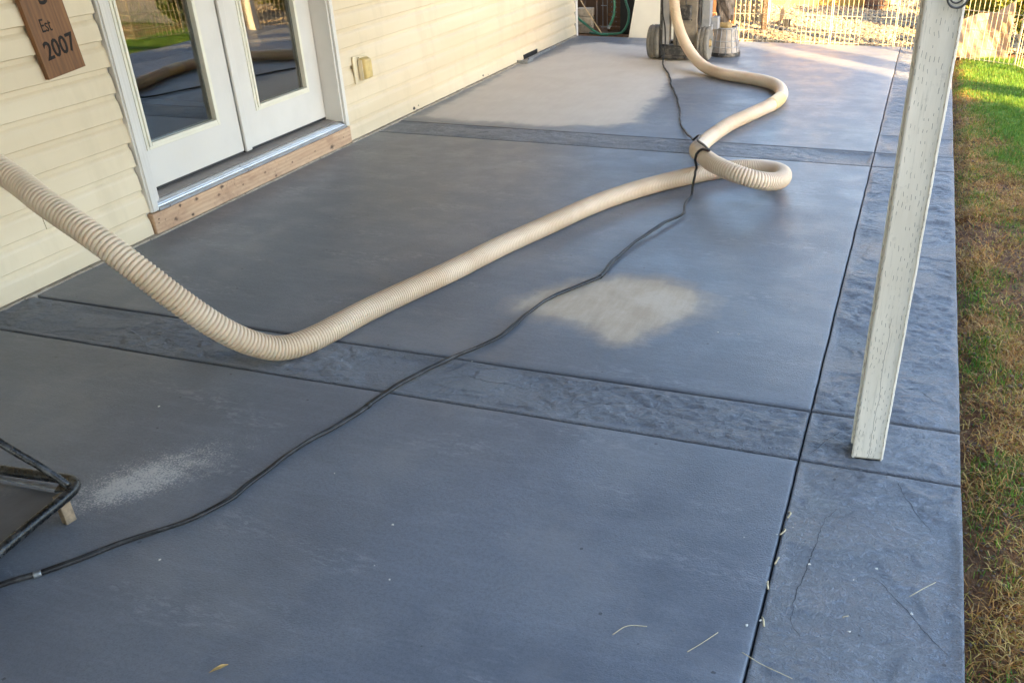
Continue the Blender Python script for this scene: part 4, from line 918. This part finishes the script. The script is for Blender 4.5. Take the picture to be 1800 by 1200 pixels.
# lawn blades
def blades(name, n, xr, yr, parent_label, dens_edge=True, hmul=1.):
    x = rng.uniform(*xr, n); y = rng.uniform(*yr, n)
    # how healthy: lush far away, worn and strawy near the camera and beside the slab
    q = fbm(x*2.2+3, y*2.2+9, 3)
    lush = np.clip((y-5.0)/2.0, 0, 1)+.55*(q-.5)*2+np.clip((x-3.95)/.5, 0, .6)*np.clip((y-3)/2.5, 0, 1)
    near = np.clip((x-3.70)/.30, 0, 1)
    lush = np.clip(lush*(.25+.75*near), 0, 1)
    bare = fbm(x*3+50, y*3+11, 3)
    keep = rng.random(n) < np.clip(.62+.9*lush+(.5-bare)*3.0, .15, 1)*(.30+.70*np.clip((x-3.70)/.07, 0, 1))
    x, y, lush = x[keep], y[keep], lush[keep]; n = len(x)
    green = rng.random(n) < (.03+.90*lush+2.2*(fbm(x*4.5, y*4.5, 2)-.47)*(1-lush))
    h = np.where(green, rng.uniform(.018, .042, n)*(.75+.5*lush), rng.uniform(.02, .06, n))*hmul
    tilt = np.where(green, rng.uniform(.1, .9, n), rng.uniform(.9, 1.5, n)); a = rng.uniform(0, 6.28, n); w = rng.uniform(.0008, .0019, n)
    z0 = lawn_z(x, y)-.003
    dx, dy = np.cos(a), np.sin(a)
    def pt(t, bend): ang = tilt*bend; return np.stack([x+dx*h*t*np.sin(ang), y+dy*h*t*np.sin(ang), z0+.002+h*t*np.cos(ang).clip(.03)], 1)
    sd_ = np.stack([-dy*w, dx*w, 0*w], 1)
    b0 = pt(0, 0); m = pt(.55, .8); tip = pt(1., 1.15)
    V = np.stack([b0-sd_, b0+sd_, m-sd_*.8, m+sd_*.8, tip], 1).reshape(-1, 3)
    i = np.arange(n)[:, None]*5
    F = (i+np.array([[0, 1, 3, 2]])).tolist()+(i+np.array([[2, 3, 4]])).tolist()
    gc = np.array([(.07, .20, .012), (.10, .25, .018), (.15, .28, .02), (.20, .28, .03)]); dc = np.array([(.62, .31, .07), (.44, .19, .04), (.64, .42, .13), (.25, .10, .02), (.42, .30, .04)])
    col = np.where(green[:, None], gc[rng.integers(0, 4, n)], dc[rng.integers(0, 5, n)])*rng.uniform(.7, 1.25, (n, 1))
    o = obj(name, (V.tolist(), F), M_blade)
    at = o.data.attributes.new('col', 'FLOAT_COLOR', 'POINT'); at.data.foreach_set('color', np.repeat(np.c_[col, np.ones(n)], 5, 0).ravel().astype('f'))
    return o
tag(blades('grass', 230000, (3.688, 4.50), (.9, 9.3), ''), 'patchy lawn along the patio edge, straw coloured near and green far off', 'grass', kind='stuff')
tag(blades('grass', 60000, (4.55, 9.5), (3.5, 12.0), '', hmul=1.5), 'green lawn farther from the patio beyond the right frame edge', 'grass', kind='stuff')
# loose soil crumbs beside the slab
scatter_stones('soil_crumbs', 5000, (3.692, 4.25), (.8, 9.0), (.002, .006), [(.12, .075, .045), (.18, .12, .07), (.08, .05, .03)], lambda x, y: lawn_z(x, y), 'loose brown soil crumbs in the worn lawn', 'soil')

# ------------------------------------------------------------------ small litter on the slab
def straw(pts, label):
    t = tube_obj('straw', pts, .0009, M_straw, None, .004, 6); return tag(t, label, 'straw', 'loose straws on the slab')
Z0 = .004
straw([(3.103, 1.46, Z0), (3.128, 1.492, Z0+.003), (3.156, 1.54, Z0)], 'short curved straw left of the long joint near the bottom')
straw([(3.219, 1.492, Z0+.004), (3.240, 1.478, Z0+.008), (3.268, 1.469, Z0+.004), (3.337, 1.452, Z0)], 'long bent straw lying across the long joint')
straw([(3.562, 1.795, Z0), (3.592, 1.830, Z0+.003), (3.621, 1.867, Z0)], 'straight straw on the stamped border near the lawn')
straw([(3.418, 1.676, Z0), (3.434, 1.687, Z0)], 'tiny straw on the stamped border, shortest of the straws')
straw([(2.93, 1.46, Z0), (2.955, 1.495, Z0+.002), (3.00, 1.51, Z0)], 'faint curled straw farthest left on the smooth near panel')
for k, (x, y) in enumerate([[3.245, 1.956], [3.244, 1.835], [3.234, 1.737], [3.245, 1.609], [3.249, 2.034]]):
    a_ = k*1.3; t = tube_obj('husk', [(x-.008*math.cos(a_), y-.014, .0), (x+.003, y-.003, .009), (x+.004*math.sin(a_), y+.014, .001)], .0022, M_straw, None, .003, 6)
    tag(t, 'dry curled grass husk caught in the long dark joint, ' + ('topmost of the row', 'second from the top', 'middle of the row', 'second from the bottom', 'lowest of the row')[(1, 2, 3, 4, 0)[k]], 'husk', 'curled husks caught in the long joint')
bm = bmesh.new(); vv = [(0, 0, .002), (.010, .006, .006), (.020, .018, .005), (.026, .034, .003), (.014, .026, .007), (.004, .012, .004)]
bmv = [bm.verts.new((2.122+a*1.0, 1.080+b_*1.0, c_)) for a, b_, c_ in vv]; bm.faces.new(bmv)
lf = obj('dry_leaf', bm, M_dleaf); lf.modifiers.new('s', 'SOLIDIFY').thickness = .0006; tag(lf, 'small yellow dry leaf alone on the near panel at the bottom', 'leaf')
chips = [[3.265, 1.98], [3.323, 1.844], [3.432, 1.817], [3.482, 1.877], [3.569, 1.737], [3.438, 1.635], [3.213, 1.583], [3.241, 1.61], [3.229, 1.938], [3.237, 1.744], [2.288, 1.508], [2.351, 1.472], [2.25, 1.671], [1.969, 1.835], [2.058, 2.595], [3.061, 2.402], [3.059, 2.586], [2.723, 3.172], [2.842, 3.077], [2.917, 3.085], [2.906, 3.287], [3.15, 1.9], [1.2, 2.0], [1.75, 1.36], [1.85, 2.2]]
random.seed(5); src = None
for k, (x, y) in enumerate(chips):
    if src is None:
        bm = bmesh.new(); bmesh.ops.create_icosphere(bm, subdivisions=1, radius=1)
        for v in bm.verts: v.co = Vector((v.co.x*.0050*random.uniform(.6, 1.2), v.co.y*.0030*random.uniform(.6, 1.2), v.co.z*.0016))
        src = obj('pale_chip', bm, M_chip); o = src
    else: o = src.copy(); C.objects.link(o)
    o.location = (x, y, .003); o.rotation_euler = (0, 0, random.uniform(0, 6)); s = random.uniform(.45, 1.1); o.scale = (s, s, s)
    tag(o, 'tiny pale paint chip lying loose on the dark slab', 'chip', 'pale chips scattered on the slab')

# ------------------------------------------------------------------ unseen house and tree added to cast the long shade; distant trees, fence
nb = thing('shade_caster_house', 'unseen two storey house block added on the sunny side to shade the patio', 'house', (14, -1.08, -.15), -math.atan2(.65, .76))  # added sun blocker out of view, turned so its edge sets the shade line
obj('wall', b2(0, 8, -14, 0, 0, 8.3), M_paleblk, nb)
bm = bmesh.new(); A = [(-.3, .02, 8.302), (8.3, .02, 8.302), (8.3, -14.2, 8.302), (-.3, -14.2, 8.302), (4, -3, 10), (4, -11, 10)]; A = [bm.verts.new(v) for v in A]
for f_ in ((0, 1, 4), (1, 2, 5, 4), (2, 3, 5), (3, 0, 4, 5), (0, 3, 2, 1)): bm.faces.new([A[i] for i in f_])
obj('roof', bm, M_shingle, nb)
for z in (1.0, 4.2):
    for y in (-2.5, -6, -10):
        w = obj('window', b2(-.04, -.003, y-.6, y+.6, z, z+1.2), M_white, nb); obj('pane', b2(-.05, -.041, y-.52, y+.52, z+.08, z+1.12), M_black, w)
tr = thing('tree', 'slim bare trunked tree added outside the frame to cast the dark stripe on the slab', 'tree', (8.0, 4.50, -.08))  # added out of view; its trunk throws the dark stripe
bm = bmesh.new(); cyl(bm, (0, 0, 0), (.05, .03, 4.6), .175, .12, 14)
for k in range(7): a = k*.9; cyl(bm, (.04, .02, 3.6+k*.14), (.9*math.cos(a), .9*math.sin(a), 4.9+.1*k), .05, .02, 8)
obj('trunk', bm, M_bark, tr)
leaf_cloud('crown', [(.8*math.cos(k), .8*math.sin(k), 5.2+.25*(k % 4)) for k in range(9)], [(.7, .7, .5)]*9, 5000, .07, [(.06, .12, .02), (.09, .15, .03)], M_leaf, tr)
for k, (x, y, h) in enumerate(((-6.5, 24, 6.5), (1.0, 27, 8), (7.5, 25, 7), (14.5, 23, 7.5))):
    t2 = thing('tree', ('leafy garden tree far behind the house corner', 'tallest of the leafy garden trees beyond the gravel', 'leafy garden tree beyond the yellow wall', 'rightmost leafy garden tree beyond the lawn')[k], 'tree', (x, y, -.15), 0, 'garden trees in the distance')
    bm = bmesh.new(); cyl(bm, (0, 0, 0), (.1, 0, h*.6), .2, .1, 12)
    for q in range(6): cyl(bm, (.06, 0, h*(.35+.04*q)), (1.3*math.cos(q*1.1), 1.3*math.sin(q*1.1), h*(.6+.04*q)), .06, .02, 6)
    obj('trunk', bm, M_bark, t2)
    leaf_cloud('crown', [(1.3*math.cos(q*2.4)*(.4+.6*(q % 3)/2), 1.3*math.sin(q*2.4)*(.4+.6*(q % 3)/2), h*(.5+.035*q)) for q in range(13)], [(1.0, 1.0, .8)]*13, 5000, .14, [(.05, .10, .02), (.08, .13, .025), (.11, .15, .03)], M_leaf, t2)
pf = thing('privacy_fence', 'tall brown board fence closing the far side of the lawn', 'fence', (5.1, 12.6, -.1))
for k in range(36):
    obj('board', b2(k*.146, k*.146+.14, random.uniform(-.004, .004), .02, 0, 1.75, .002), M_brown, pf)

scene.render.engine = 'CYCLES'
